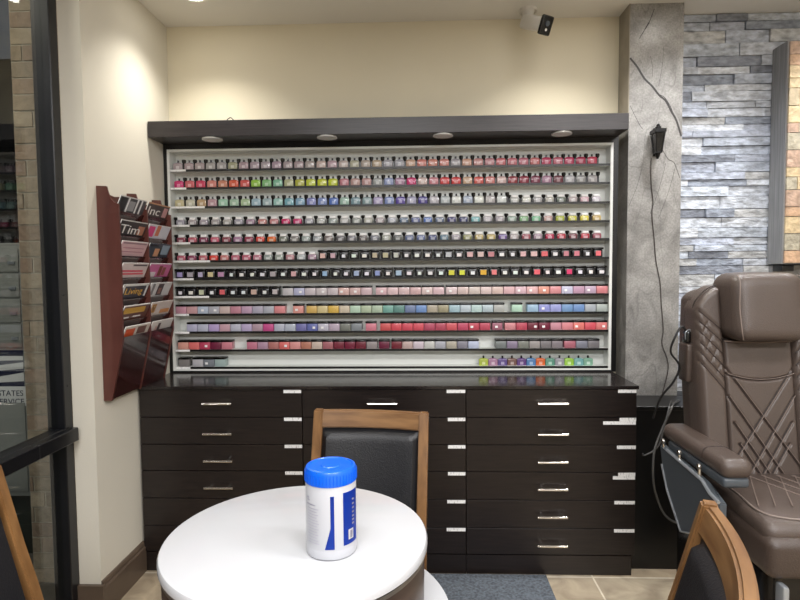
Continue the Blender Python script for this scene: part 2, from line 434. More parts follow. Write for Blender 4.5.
# ------------------------------------------------------------------ drawer units
YC = 2.4825; CX = [-1.2645, -.5268, .2005, .9436]
RZ = [.838, .7125, .5895, .4681, .3415, .2142, .093]
HZ = [.7793, .6437, .5207, .3992, .2749, .1454]
names_u = ['left unit under the magazine rack', 'middle unit behind the dining chair', 'right unit beside the granite column']
DL = ['black-brown six-drawer cabinet at the left, below the magazine rack',
      'black-brown six-drawer cabinet in the middle, behind the black padded dining chair',
      'black-brown six-drawer cabinet at the right, beside the grey granite column']
for u in range(3):
    x0, x1 = CX[u], CX[u+1]
    hx = (-.903, -.168, .576)[u]
    t = thing('drawer_cabinet', DL[u], 'drawer cabinet', (hx, 2.69, 0), 0, 'drawer cabinets under the polish display')
    X0, X1 = x0-hx, x1-hx; Y0 = YC-2.69
    box_obj('body', (X0+.001, X1-.001, Y0+.018, .2, .088, .838), M['espresso'], t)
    box_obj('plinth', (X0+.001, X1-(.012 if u == 2 else .001), Y0+.006, .19, 0, .088), M['espresso'], t)
    for k in range(6):
        d = box_obj('drawer', (X0+.0016, X1-.0016, Y0, Y0+.0175, RZ[k+1]+.0016, RZ[k]-.0016), M['espresso'], t, .0008, 1, False)
        bm = bmesh.new()
        tube(bm, [(-.0655, Y0-.028, HZ[k]), (.0655, Y0-.028, HZ[k])], .0055, 10)
        for s in (-.042, .042): tube(bm, [(s, Y0-.028, HZ[k]), (s, Y0, HZ[k]+.0)], .004, 8)
        link('handle', bm, M['chrome'], d, True)
        bm = bmesh.new()
        lw = (.083, .078, .078, .078, .082, .085)[k] if u != 2 else (.08, .072, .082, .075, .09, .09)[k]
        if u == 0: lw = .08
        off = 0 if u != 2 else -.004
        if k < 6 and not (u == 0 and k > 3):
            bx(bm, X1-lw-.002, X1-.003, Y0-.001, Y0, RZ[k]-.016, RZ[k]-.001)
            if u == 2 and k in (1, 3):
                bx(bm, X1-(.145 if k == 1 else .1), X1-.004, Y0-.0012, Y0, RZ[k]-.031, RZ[k]-.0165)
            link('label_strip', bm, M['strip'], d)
top = box_obj('countertop', (XW+.003, .9500, YC-.006, 2.898, .8385, .8535), M['espresso_top'], None, .001, 1, False)
tag(top, 'long glossy black countertop running over the three drawer cabinets', 'countertop')

# low black cabinet right of the drawers
t = thing('low_cabinet', 'low black cabinet right of the drawers, behind the massage chair', 'cabinet', (1.6, 2.6, 0))
box_obj('body', (-.645, 1.0, -.055, .16, 0, .728), M['black'], t)
box_obj('top_board', (-.65, 1.0, -.06, .162, .728, .748), M['black'], t, .002, 1)
box_obj('cabinet_back', (-.352, 1.0, .168, .262, 0, .748), M['black'], t)

# ------------------------------------------------------------------ polish display case
t = thing('display_case', 'wall-mounted white polish display case with black frame and black header', 'display case', (-.15, 2.82, .8535))
ox, oy, oz = -.15, 2.82, .8535
def lb(b): return (b[0]-ox, b[1]-ox, b[2]-oy, b[3]-oy, b[4]-oz, b[5]-oz)
DX0, DX1, DZ0, DZ1 = -1.253, .9414, .8625, 1.9714
bm = bmesh.new()
for b in ((XW+.002, DX0, 2.819, 2.895, .8537, 2.035), (DX1, .966, 2.819, 2.895, .8537, 2.035), (DX0, DX1, 2.819, 2.895, .8537, DZ0), (DX0, DX1, 2.819, 2.895, DZ1, 2.035)):
    bx(bm, *lb(b))
link('outer_frame', bm, M['black'], t)
bm = bmesh.new()
w = .013
for b in ((DX0, DX0+w, 2.8175, 2.89, DZ0, DZ1), (DX1-w, DX1, 2.8175, 2.89, DZ0, DZ1), (DX0+w, DX1-w, 2.8175, 2.89, DZ0, DZ0+.008), (DX0+w, DX1-w, 2.8175, 2.89, DZ1-.011, DZ1),
          (DX0, DX1, 2.89, 2.899, DZ0, DZ1)):
    bx(bm, *lb(b))
link('white_box', bm, M['displaywhite'], t)
SZ = [1.8688, 1.780, 1.6865, 1.5952, 1.5078, 1.4165, 1.3273, 1.2378, 1.148, 1.0578, .9661, .8778]
LBL = [16, 16, 34.5, 18.5, 18.5, 38.5, 21, 36.5, 15, 15, 15, 15]     # strip widths in hundredths
for k, z in enumerate(SZ):
    bm = bmesh.new()
    bx(bm, *lb((DX0+w, DX1-w, 2.8255, 2.89, z-.003, z+.0035)))
    s = link('shelf', bm, M['displaywhite'], t)
    bm = bmesh.new(); bx(bm, *lb((DX0+w+.001, DX1-w-.001, 2.821, 2.826, z-.0062, z+.0042)))
    link('edge_trim', bm, M['black'], s)
    bm = bmesh.new(); L_ = LBL[k]*.0049
    bx(bm, *lb((DX0+w+.001, DX0+w+.001+L_, 2.8198, 2.821, z-.006, z+.004)))
    o = link('label_strip', bm, M['strip'], s)
bm = bmesh.new()
bx(bm, *lb((-1.2685, .9554, 2.6565, 2.676, 1.9952, 2.0689)), bevel=.0015, seg=1)
bx(bm, *lb((-1.2685, .9554, 2.676, 2.899, 2.05, 2.0685)))
bx(bm, *lb((-1.2685, .9554, 2.676, 2.818, 1.9965, 2.010)))
bx(bm, *lb((-1.2685, -1.25, 2.676, 2.818, 2.010, 2.05))); bx(bm, *lb((.937, .9554, 2.676, 2.818, 2.010, 2.05)))
link('header', bm, M['header'], t)
bm = bmesh.new()
for x in (-.9805, -.4321, .1133, .6648):
    bm = bmesh.new(); lathe(bm, [(.047, 0), (.048, .003), (.046, .0085)], 28, (x-ox, 2.705-oy, 1.988-oz))
    link('puck_light', bm, M['puck'], t, True)

# ------------------------------------------------------------------ bottles and jars: prototypes
def mesh_of(build, mats, smooth=True, name='m'):
    bm = bmesh.new(); build(bm); bmesh.ops.recalc_face_normals(bm, faces=bm.faces)
    me = bpy.data.meshes.new(name); bm.to_mesh(me); bm.free()
    for m in mats: me.materials.append(m)
    for p in me.polygons: p.use_smooth = smooth
    if smooth:
        try: me.set_sharp_from_angle(angle=math.radians(40))
        except Exception: pass
    return me
def taper(vs, zlim, k):
    for v in vs:
        if v.co.z > zlim: v.co.x *= k; v.co.y *= k
def b_black(bm):   # square glass bottle body with shoulders
    bx(bm, -.023, .023, -.011, .011, 0, .034, .0035, 2)
    vs = bx(bm, -.019, .019, -.009, .009, .0335, .0375)
    taper(vs, .037, .6)
me_body = mesh_of(b_black, [M['bottle']], name='polish_body')
me_cap = mesh_of(lambda bm: (lathe(bm, [(.0050, .0375), (.0048, .0485), (.0038, .0495)], 12)), [M['blackgloss']], name='polish_cap')
def b_lab(bm): bx(bm, -.008, .008, -.0116, -.0109, .006, .02)
me_lab = mesh_of(b_lab, [M['tag']], False, 'polish_tag')
def b_slim(bm): bx(bm, -.0042, .0042, -.008, .008, 0, .030, .001, 1)
me_slim = mesh_of(b_slim, [M['darkjar']], name='gel_body')
me_slimcap = mesh_of(lambda bm: lathe(bm, [(.0045, .030), (.0098, .040), (.0105, .0505), (.008, .053)], 12), [M['blackgloss']], name='gel_cap')
def b_squat(bm):
    bx(bm, -.0165, .0255, -.012, .012, 0, .0255, .005, 2)
me_squat = mesh_of(b_squat, [M['bottle']], name='squat_body')
me_silver = mesh_of(lambda bm: bx(bm, -.010, .021, -.009, .009, .0255, .0385, .003, 2), [M['silvercap']], name='squat_cap')
me_dot = mesh_of(lambda bm: lathe(bm, [(.0052, .0215), (.005, .036), (.004, .0375)], 10, (-.015, 0, 0)), [M['blackgloss']], name='squat_dark_cap')
me_lab2 = mesh_of(lambda bm: bx(bm, -.005, .015, -.0126, -.0119, .002, .014), [M['tag']], False, 'squat_tag')
me_jar = mesh_of(lambda bm: bx(bm, -.0265, .0265, -.024, .024, 0, .0365, .003, 2), [M['jar']], name='jar_body')
me_lid = mesh_of(lambda bm: bx(bm, -.0272, .0272, -.0245, .0245, .0367, .0465, .0025, 2), [M['blackgloss']], name='jar_lid')
me_foot = mesh_of(lambda bm: bx(bm, -.0255, .0255, -.0225, .0225, 0, .004), [M['white']], False, 'jar_foot')
me_djar = mesh_of(lambda bm: (bx(bm, -.021, .021, -.02, .02, 0, .037, .005, 2)), [M['darkjar']], name='dark_jar')
me_dlid = mesh_of(lambda bm: bx(bm, -.0245, .0245, -.0225, .0225, .037, .0475, .003, 2), [M['blackgloss']], name='dark_lid')
me_dlab = mesh_of(lambda bm: bx(bm, -.0095, .0095, -.021, -.0198, .007, .0285), [M['tag']], False, 'dark_tag')

def inst(name, me, parent, col=None, sc_=None, lab=None):
    o = bpy.data.objects.new(name, me); COL.objects.link(o); o.parent = parent
    if col: o.color = (*s2l(col), 1)
    if sc_: o.scale = sc_
    if lab: o['label'] = lab
    return o

RN = ['top shelf', 'second shelf', 'third shelf', 'fourth shelf', 'fifth shelf', 'sixth shelf', 'seventh shelf', 'eighth shelf', 'ninth shelf', 'tenth shelf', 'eleventh shelf', 'bottom shelf']
def nth(n):
    s = {1: 'st', 2: 'nd', 3: 'rd'}.get(n % 10 if n % 100 not in (11, 12, 13) else 0, 'th')
    return 'leftmost' if n == 1 else f'{n}{s}'

C = {  # colour words and sRGB
 'grey-rose': (178, 166, 166), 'pale olive': (166, 170, 146), 'pale mauve': (176, 164, 170), 'pale pink': (206, 176, 178), 'beige': (186, 172, 152), 'grey lilac': (172, 166, 176),
 'peach': (206, 160, 140), 'salmon': (214, 124, 116), 'dusty rose': (196, 130, 138), 'rose': (196, 96, 112), 'raspberry': (178, 36, 76), 'crimson pink': (196, 44, 86),
 'hot pink': (214, 42, 104), 'coral pink': (216, 96, 110), 'rose red': (212, 44, 84), 'light salmon': (214, 130, 112), 'bright orange': (226, 86, 44), 'coral': (218, 84, 74),
 'lime green': (150, 202, 62), 'light green': (130, 190, 120), 'mint green': (128, 188, 150), 'pale cream': (190, 184, 150), 'yellow green': (186, 190, 62), 'yellow': (206, 208, 60), 'neon yellow': (200, 214, 40),
 'dusty pink': (196, 120, 134), 'pinkish grey': (180, 140, 150), 'grey': (160, 158, 158), 'lavender blue': (150, 160, 196), 'mauve': (164, 128, 158), 'magenta': (200, 38, 110), 'red': (204, 40, 52), 'dark red': (134, 24, 42),
 'wine': (108, 30, 54), 'pale grey': (186, 188, 188), 'cream': (206, 190, 150), 'pale cream green': (196, 200, 170), 'tan': (180, 154, 110), 'mint': (164, 202, 182), 'pale green': (176, 196, 160), 'pale blue': (164, 186, 204),
 'pale aqua': (156, 196, 196), 'aqua': (118, 180, 186), 'sky blue': (128, 170, 204), 'periwinkle': (132, 146, 204), 'blue': (84, 118, 184), 'teal grey': (120, 150, 152), 'white': (226, 228, 228), 'indigo': (72, 68, 158), 'lilac': (168, 152, 200),
 'violet blue': (66, 46, 140), 'silver grey': (184, 184, 184), 'smoke grey': (116, 114, 118), 'steel blue': (84, 108, 142), 'navy': (38, 50, 98), 'olive': (132, 134, 92), 'tan yellow': (180, 160, 90), 'purple': (92, 58, 130), 'dark rose': (140, 60, 80),
 'crimson': (166, 26, 54), 'red orange': (222, 60, 44), 'orange': (232, 100, 34), 'dark grey': (88, 86, 90), 'grey teal': (146, 164, 164), 'mustard': (214, 166, 50), 'pale yellow': (204, 194, 118), 'sage': (150, 178, 152), 'teal': (84, 150, 136),
 'dark teal': (60, 112, 116), 'cornflower': (104, 132, 204), 'khaki': (164, 156, 124), 'light blue': (150, 176, 200), 'lavender': (176, 178, 210), 'orange brown': (168, 84, 62), 'silver': (190, 190, 190), 'slate': (98, 102, 114), 'blush': (208, 168, 166),
 'orchid': (188, 140, 172), 'brown': (104, 82, 70)}

def slims(k, xs, p, group, hz=1):
    for x in xs:
        t = thing('gel_polish_bottle', f'slim black gel bottle between coloured bottles on the {RN[k]}', 'gel bottle', (x, 2.848, SZ[k]+.0036), 0, 'slim black gel bottles on the ' + RN[k])
        inst('body', me_slim, t, None, (1, 1, hz)); inst('cap', me_slimcap, t, None, (1, 1, hz))
def row(k, kind, x0, x1, cols, start=1, total=None):
    """units laid side by side on shelf k between x0 and x1"""
    x0 = max(x0, -1.2375); n = len(cols); p = (x1-x0)/n; z = SZ[k]+.0036
    out = []
    for i, cn in enumerate(cols):
        x = x0+p*(i+.5); c = C[cn]; c = tuple(v*.7+w*.3 for v, w in zip(c, (196, 188, 190))) if kind == 'jar' and sum(c) > 240 else (tuple(v*.84+w*.16 for v, w in zip(c, (150, 144, 142))) if kind in ('black', 'squat') else c); c = tuple(int(max(0, min(255, v+rnd.randint(-7, 7)))) for v in c)
        idx = start+i; dx = rnd.uniform(-.0008, .0008); dy = rnd.uniform(-.002, .002)
        where = f'{nth(idx)} from left, {RN[k]}' if idx > 1 else f'leftmost, {RN[k]}'
        if kind == 'black':
            t = thing('nail_polish_bottle', f'{cn} nail polish bottle with black cap, {where}', 'nail polish bottle', (x+dx, 2.846+dy, z), 0, 'black-capped polish bottles on the ' + RN[k])
            inst('body', me_body, t, c); inst('cap', me_cap, t)
            inst('label', me_lab, t, tuple(min(255, int(v*.55+112)) for v in c))
        elif kind == 'squat':
            t = thing('nail_polish_bottle', f'{cn} squat polish bottle with silver-white cap, {where}', 'polish bottle', (x+dx, 2.846+dy, z), 0, 'silver-capped polish bottles on the ' + RN[k])
            inst('body', me_squat, t, c); inst('cap', me_silver, t)
            inst('label', me_lab2, t, tuple(min(255, int(v*.4+140)) for v in c)); slims(k, [x-.0225+dx], p, '', .76)
        elif kind == 'jar':
            t = thing('powder_jar', f'square {cn} powder jar with black lid, {where}', 'powder jar', (x+dx*.3, 2.853+dy*.5, z), 0, 'square powder jars on the ' + RN[k])
            s = (p/.0552, 1, 1)
            inst('body', me_jar, t, c, s); inst('lid', me_lid, t, None, s)
            if rnd.random() < .15:
                o = inst('label', me_dlab, t, (236, 234, 234), (.7, 1.0, .5)); o.location = (rnd.uniform(-.012, .012), -.0045, .008)
        elif kind == 'dark':
            t = thing('gel_jar', f'black gel jar with {cn} label, {where}', 'gel jar', (x+dx, 2.851+dy*.5, z), 0, 'black gel jars on the ' + RN[k])
            s = (p/.0505, 1, 1)
            inst('body', me_djar, t, None, s); inst('lid', me_dlid, t, None, s)
            big = cn not in ('white',)
            sx = rnd.uniform(.85, 1.2) if not big else rnd.uniform(1.2, 1.6)
            o = inst('label', me_dlab, t, c, (sx, 1, .75 if not big else 1.1)); o.location.z = .003 if not big else -.001
        out.append(x)
    return out

A = ['grey-rose']*5+['pale olive']+['pale mauve']*7+['pale pink']*3+['beige']*3+['grey lilac']*2+['peach']+['salmon']*3+['grey lilac', 'peach', 'dusty rose', 'dusty rose', 'rose', 'rose', 'rose', 'rose', 'raspberry', 'rose', 'crimson pink', 'raspberry', 'crimson pink']
B = ['hot pink', 'coral pink', 'rose red', 'light salmon', 'light salmon', 'bright orange', 'coral', 'lime green', 'light green', 'mint green', 'pale cream', 'yellow green', 'yellow', 'neon yellow', 'neon yellow', 'dusty pink', 'pinkish grey', 'pinkish grey', 'grey', 'lavender blue', 'mauve', 'magenta', 'pale pink', 'dusty pink', 'red', 'red', 'peach', 'coral', 'salmon', 'pale pink', 'dark red', 'dark red', 'wine', 'mauve', 'wine', 'pale grey', 'grey', 'grey']
Cc = ['cream', 'pale cream green', 'tan', 'pinkish grey', 'mint', 'mint', 'pale green', 'pale blue', 'pale aqua', 'pale aqua', 'aqua', 'sky blue', 'periwinkle', 'periwinkle', 'blue', 'mint', 'teal grey', 'teal grey', 'lilac', 'periwinkle', 'indigo', 'lavender blue', 'violet blue', 'silver grey', 'pale grey', 'white', 'pale blue', 'white', 'pale grey', 'white']
Cs = ['pale grey', 'white', 'silver grey', 'pale grey', 'smoke grey', 'pale grey', 'pale pink', 'pale grey']
D = ['grey lilac', 'pale mauve', 'grey lilac', 'pale mauve', 'grey lilac', 'grey lilac', 'mauve', 'dusty rose', 'dusty rose', 'hot pink', 'hot pink', 'grey lilac']+['silver grey', 'grey', 'silver grey', 'grey', 'silver grey', 'grey', 'grey lilac', 'steel blue', 'steel blue', 'blue', 'steel blue', 'navy', 'navy', 'aqua']+['pale grey', 'grey', 'grey teal', 'light green', 'mint green', 'blush', 'yellow green', 'yellow', 'yellow', 'tan yellow', 'yellow', 'grey', 'pale grey', 'pale grey']
D = D[:36]
E = ['dark rose', 'rose', 'dark rose', 'rose', 'dark rose', 'mauve', 'dark rose', 'red orange', 'orange', 'smoke grey', 'smoke grey', 'grey', 'grey', 'smoke grey', 'dark grey', 'smoke grey', 'dark grey', 'smoke grey', 'grey', 'dark grey', 'steel blue', 'steel blue', 'navy', 'steel blue', 'grey', 'olive', 'tan yellow', 'tan yellow', 'purple', 'grey lilac', 'dark rose', 'mauve', 'crimson', 'crimson', 'wine', 'crimson', 'dark rose']
F1 = ['rose', 'dark rose', 'rose', 'red orange', 'salmon', 'rose', 'rose', 'dusty rose', 'grey teal', 'grey teal', 'dusty rose', 'silver grey', 'mauve']
xs = row(0, 'black', -1.235, .874, A); p = xs[1]-xs[0]; slims(0, [x+p/2 for x in xs], p, '')
xs = row(1, 'black', -1.232, .877, B); slims(1, [x+p/2 for x in xs], p, '')
xs = row(2, 'black', -1.232, .435, Cc); slims(2, [x+p/2 for x in xs], p, '')
row(2, 'squat', .437, .892, Cs, start=31)
row(3, 'squat', -1.236, .896, D)
row(4, 'squat', -1.236, .897, E)
def pxx(px): return -1.2422+(px-175)*(.9271+1.2422)/(607.5-175) + 2.9e-7*(px-175)*(607.5-px)
row(5, 'squat', pxx(176), pxx(317.5), F1)
F2 = ['pale pink', 'pale pink', 'white', 'white', 'white', 'beige', 'beige', 'pale grey', 'white', 'white', 'white', 'white', 'pale grey', 'white', 'pale pink', 'pale pink', 'dusty pink', 'white', 'white', 'pale pink', 'pale pink', 'coral pink', 'white', 'dusty pink', 'dusty pink', 'white', 'coral pink']
row(5, 'dark', pxx(318.5), pxx(603), F2, start=14)
G = ['lilac', 'grey lilac', 'lavender', 'cream', 'orchid', 'white', 'white', 'white', 'white', 'grey lilac', 'white', 'blush', 'white', 'white', 'light blue', 'white', 'white', 'light blue', 'white', 'periwinkle', 'white', 'light blue', 'white', 'white', 'white', 'white', 'yellow', 'yellow', 'white', 'mustard', 'salmon', 'white', 'white', 'white', 'coral pink', 'white', 'white', 'hot pink', 'white', 'white', 'white']
row(6, 'dark', pxx(175), pxx(606.5), G)
H1 = ['white', 'white', 'pale cream green', 'white', 'coral pink', 'white', 'white', 'blush', 'white', 'pale grey']
row(7, 'dark', pxx(175), pxx(281), H1)
H2 = ['pale grey', 'lavender', 'pale grey', 'pale grey', 'silver grey', 'blush', 'blush']
row(7, 'jar', pxx(283), pxx(372.5), H2+['pale pink'], start=11)
H3 = ['blush', 'pale pink', 'blush', 'blush', 'pale pink', 'pale pink']
row(7, 'jar', pxx(376), pxx(444.5), H3, start=19)
H4 = ['pale pink', 'blush', 'pale pink', 'pale pink', 'blush', 'blush', 'pale pink', 'blush', 'salmon', 'salmon', 'lavender', 'orchid', 'orchid', 'rose']
row(7, 'jar', pxx(446), pxx(607.5), H4, start=25)
row(8, 'jar', pxx(175), pxx(285.5), ['dusty rose', 'dusty rose', 'lavender', 'grey lilac', 'pale pink', 'dusty pink', 'orchid', 'grey lilac', 'grey lilac', 'salmon'])
row(8, 'jar', pxx(293), pxx(303.8), ['salmon'], 11)
row(8, 'jar', pxx(306.5), pxx(504.5), ['mustard', 'pale yellow', 'mustard', 'pale cream', 'mint', 'sage', 'sage', 'teal', 'dark teal', 'steel blue', 'blue', 'khaki', 'olive', 'light blue', 'pale blue', 'pale aqua', 'pale aqua', 'grey teal'], 12)
row(8, 'jar', pxx(511.5), pxx(522.5), ['mint'], 30)
row(8, 'jar', pxx(527), pxx(607.5), ['sky blue', 'cornflower', 'periwinkle', 'blue', 'blue', 'grey teal', 'grey teal'], 31)
row(9, 'jar', pxx(186.5), pxx(362), ['lavender', 'lavender', 'lilac', 'orchid', 'lavender', 'lilac', 'mauve', 'magenta', 'lavender', 'pale blue', 'indigo', 'indigo', 'lavender', 'grey lilac', 'dark grey', 'slate'])
row(9, 'jar', pxx(365.5), pxx(376.5), ['rose'], 17)
row(9, 'jar', pxx(380), pxx(490.5), ['red', 'red', 'red', 'red', 'crimson', 'crimson', 'red', 'crimson', 'crimson', 'crimson'], 18)
row(9, 'jar', pxx(492), pxx(502.8), ['dark rose'], 28)
row(9, 'jar', pxx(504.5), pxx(607.5), ['rose', 'crimson', 'wine', 'wine', 'dusty pink', 'coral pink', 'coral', 'red', 'coral'], 29)
row(10, 'jar', pxx(177), pxx(231.5), ['salmon', 'coral', 'crimson', 'wine', 'rose'])
row(10, 'jar', pxx(246), pxx(377), ['rose', 'mauve', 'orange brown', 'coral', 'salmon', 'orange brown', 'blush', 'dark rose', 'wine', 'wine', 'wine', 'smoke grey'], 6)
row(10, 'jar', pxx(378.5), pxx(389.5), ['wine'], 18)
row(10, 'jar', pxx(391), pxx(479), ['wine', 'pinkish grey', 'silver', 'silver', 'grey', 'khaki', 'slate', 'lavender'], 19)
row(10, 'jar', pxx(495.5), pxx(563), ['dark grey', 'slate', 'dark grey', 'smoke grey', 'dark grey', 'dark grey'], 27)
row(10, 'jar', pxx(564), pxx(600), ['dark rose', 'slate', 'dark grey'], 33)
row(11, 'jar', pxx(177), pxx(188.5), ['dark grey'])
row(11, 'jar', pxx(191), pxx(224.5), ['grey lilac', 'slate', 'grey teal'], 2)
Lr = ['yellow green', 'mauve', 'purple', 'brown', 'purple', 'blue', 'orange', 'teal', 'grey', 'lime green', 'aqua', 'mint green']
xs = row(11, 'black', pxx(479), pxx(594), Lr, 5); p = xs[1]-xs[0]

# ------------------------------------------------------------------ magazine rack on the left wall
RY0, RY1 = 2.215, 2.69; RX = XW+.001
rk = thing('magazine_rack', 'dark cherry wood two-column magazine rack hanging on the left wall', 'magazine rack', (RX, RY0, .85))
def prof(y0, y1, name):
    pts = [(0, 0), (.033, 0), (.06, .12), (.086, .24), (.089, .50), (.088, .785), (.070, .79), (.055, .808), (.046, .83), (.04, .855), (0, .857)]
    bm = bmesh.new(); prism(bm, pts, y0, y1, 'Y'); return link(name, bm, M['cherry'], rk)
prof(0, .010, 'side_panel'); prof(.4650, .475, 'side_panel'); prof(.234, .242, 'divider')
bm = bmesh.new(); prism(bm, [(.01, 0), (.465, 0), (.465, .81), (.43, .822), (.40, .826), (.36, .818), (.28, .82), (.21, .832), (.17, .834), (.12, .828), (.05, .835), (.01, .845)], .0, .008, 'X'); link('back_board', bm, M['cherry'], rk)
MZ = [1.672, 1.5766, 1.4929, 1.404, 1.3164, 1.2304, 1.1458]
ta = math.radians(24); tv = (math.sin(ta), math.cos(ta))
cols = [(.013, .231), (.245, .462)]
for j, (ya, yb) in enumerate(cols):
    for k, zt in enumerate(MZ):
        zt_ = zt-.85; xt = .094
        if k == 6: L0, L1 = .062, .105
        else: L0, L1 = .066, .108
        a = (xt+.006-tv[0]*L0, zt_-tv[1]*L0); b = (xt+.006-tv[0]*L1, zt_-tv[1]*L1)
        bm = bmesh.new(); prism(bm, [(a[0], a[1]), (a[0]+.003, a[1]-.001), (b[0]+.003, b[1]), (b[0], b[1])], ya, yb, 'Y'); link('pocket_front', bm, M['cherry_dark'], rk)
    bm = bmesh.new(); prism(bm, [(.083, .255), (.086, .255), (.031, .004), (.010, .002), (.010, .006), (.027, .008)], ya, yb, 'Y'); link('lower_front', bm, M['cherry_dark'], rk)
# magazines: each its own thing
def cover(base, bits):
    return base, bits
COV = [  # (label, base colour, [(u0,u1,v0,v1,colour)...], (text, size, colour, u, v))
 ('black and white photo magazine, top of the left rack column', (70, 70, 74), [(.05, .25, 0, .9, (28, 28, 30)), (.3, .36, 0, .95, (220, 220, 220)), (.38, .6, .1, .75, (150, 150, 152)), (.64, .70, 0, .95, (225, 225, 225)), (.8, .86, 0, .95, (225, 225, 225)), (.0, 1, .93, 1, (210, 208, 205))], None),
 ('white-titled magazine below the black and white one, left rack column', (54, 50, 50), [(0, 1, .93, 1, (205, 205, 200)), (.7, .95, .1, .7, (176, 120, 96))], ('Tim', .055, (232, 230, 226), .03, .12)),
 ('pale pink patterned magazine, third in the left rack column', (212, 176, 180), [(.05, .95, .8, .9, (150, 120, 130)), (.1, .9, .5, .56, (176, 120, 132)), (.1, .9, .25, .31, (176, 120, 132)), (0, 1, .94, 1, (235, 232, 230))], None),
 ('pale magazine with red-pink lettering, fourth in the left rack column', (214, 198, 196), [(.05, .9, .18, .3, (206, 74, 92)), (.05, .85, .36, .5, (206, 84, 100)), (.4, .95, .78, .88, (80, 70, 74)), (0, 1, .94, 1, (235, 232, 230))], None),
 ('magazine titled Living in yellow, fifth in the left rack column', (52, 50, 56), [(0, 1, .86, 1, (222, 220, 214)), (0, .07, 0, 1, (225, 225, 225)), (.9, .97, .1, 1, (225, 225, 225))], ('Living', .040, (226, 176, 70), .1, .30)),
 ('gold titled magazine, sixth in the left rack column', (96, 62, 54), [(.02, .85, .42, .82, (196, 152, 58)), (.05, .3, .1, .2, (225, 220, 215)), (.45, .75, .12, .22, (225, 220, 215)), (0, 1, .92, 1, (225, 222, 216))], None),
 ('magazine with orange food picture, lowest in the left rack column', (206, 196, 186), [(.05, .4, .15, .8, (206, 86, 44)), (.5, .85, .35, .85, (110, 74, 66)), (0, 1, .92, 1, (230, 228, 222))], None),
 ('brown-edged magazine with big white title, top of the right rack column', (70, 56, 54), [(0, 1, .9, 1, (190, 140, 104)), (.75, .95, .1, .8, (200, 150, 150))], ('Inc', .055, (236, 232, 228), .04, .15)),
 ('white magazine with pink and orange figures, second in the right rack column', (206, 206, 216), [(.03, .3, .1, .85, (216, 60, 130)), (.38, .55, .2, .95, (200, 112, 72)), (0, 1, .95, 1, (235, 232, 230))], None),
 ('dark blue magazine with a face, third in the right rack column', (58, 66, 78), [(.6, .95, .2, .9, (140, 160, 176)), (.3, .52, .05, .62, (206, 152, 116)), (.52, .62, 0, .7, (24, 20, 22)), (.05, .4, .78, .9, (24, 24, 28))], None),
 ('pink magazine with two brown figures, fourth in the right rack column', (206, 110, 160), [(.45, .6, .05, .8, (120, 60, 44)), (.64, .78, .1, .7, (140, 80, 60)), (.02, .35, .0, .35, (222, 210, 216)), (0, 1, .93, 1, (232, 226, 230))], None),
 ('white magazine with dark-haired portrait, fifth in the right rack column', (206, 204, 204), [(.36, .62, .05, .9, (64, 46, 48)), (.42, .56, .15, .6, (190, 136, 122)), (.1, .2, .1, .95, (120, 118, 120))], None),
 ('cream magazine with gold ring, sixth in the right rack column', (210, 196, 188), [(.05, .25, .2, .85, (176, 128, 60)), (.1, .2, .35, .7, (225, 215, 205)), (.5, .95, .1, .4, (206, 140, 80))], None),
 ('plain white magazine with small dark figure, lowest in the right rack column', (214, 210, 206), [(.3, .42, .05, .8, (60, 48, 50)), (.2, .28, .1, .6, (200, 160, 150))], None),
]
cache = {}
def cmat(c):
    if c not in cache: cache[c] = mat('cover_%02x%02x%02x' % c, c, .35)
    return cache[c]
for j in range(2):
    for k in range(7):
        lab, base, bits, tx = COV[j*7+k]
        ya, yb = (.014, .226) if j == 0 else (.246, .455)
        W = yb-ya; H_ = .105
        # local frame: origin at the cover's bottom-near corner; u along +Y, v up the tilted cover, w outward
        zt = MZ[k]; top_ = Vector((RX+.094, RY0+ya, zt))
        o_ = top_-Vector((tv[0], 0, tv[1]))*H_
        t = thing('magazine', lab, 'magazine', o_, 0, 'magazines in the cherry rack')
        U = Vector((0, 1, 0)); V = Vector((tv[0], 0, tv[1])); Wn = U.cross(V)   # (cos, 0, -sin) outward
        if Wn.x < 0: Wn = -Wn
        def slab(u0, u1, v0, v1, w0, w1):
            bm = bmesh.new()
            vs = bx(bm, 0, 1, 0, 1, 0, 1)
            for v in vs:
                c = v.co.copy()
                v.co = U*(u0+(u1-u0)*c.x)+V*(v0+(v1-v0)*c.y)+Wn*(w0+(w1-w0)*c.z)
            return bm
        link('pages', slab(0, W, 0, H_-.001, -.0035, 0), M['paper'], t)
        cv = link('cover', slab(0, W, 0, H_, 0, .0006), cmat(base), t)
        vb = .040; vh = H_-vb
        for (u0, u1, v0, v1, c) in bits:
            link('picture', slab(u0*W, u1*W, vb+v0*vh, vb+v1*vh, .0006, .0010), cmat(c), cv)
        if tx:
            s, size, c, u, v = tx
            tt = text('title', s, size, cmat(c), cv, (0, 0, 0), (0, 0, 0), .0002, 1.5)
            R_ = Matrix((U, V, Wn)).transposed().to_4x4()
            tt.matrix_local = Matrix.Translation(U*(u*W)+V*(vb+v*vh)+Wn*.0012) @ R_ @ Matrix.Diagonal((1.6 if s == 'Living' else 1.9, 1, 1, 1))

# ------------------------------------------------------------------ small items on the walls
# wire loop on the header
bm = bmesh.new(); tube(bm, spline([(-.028, 0, 0), (-.024, 0, .012), (-.002, 0, .030), (.012, 0, .020), (.034, 0, .002)], 5), .0022, 6)
tag(link('wire_hook', bm, M['cord'], None, True, (-.902, 2.74, 2.0715)), 'small bent black wire standing on the black display header', 'wire')
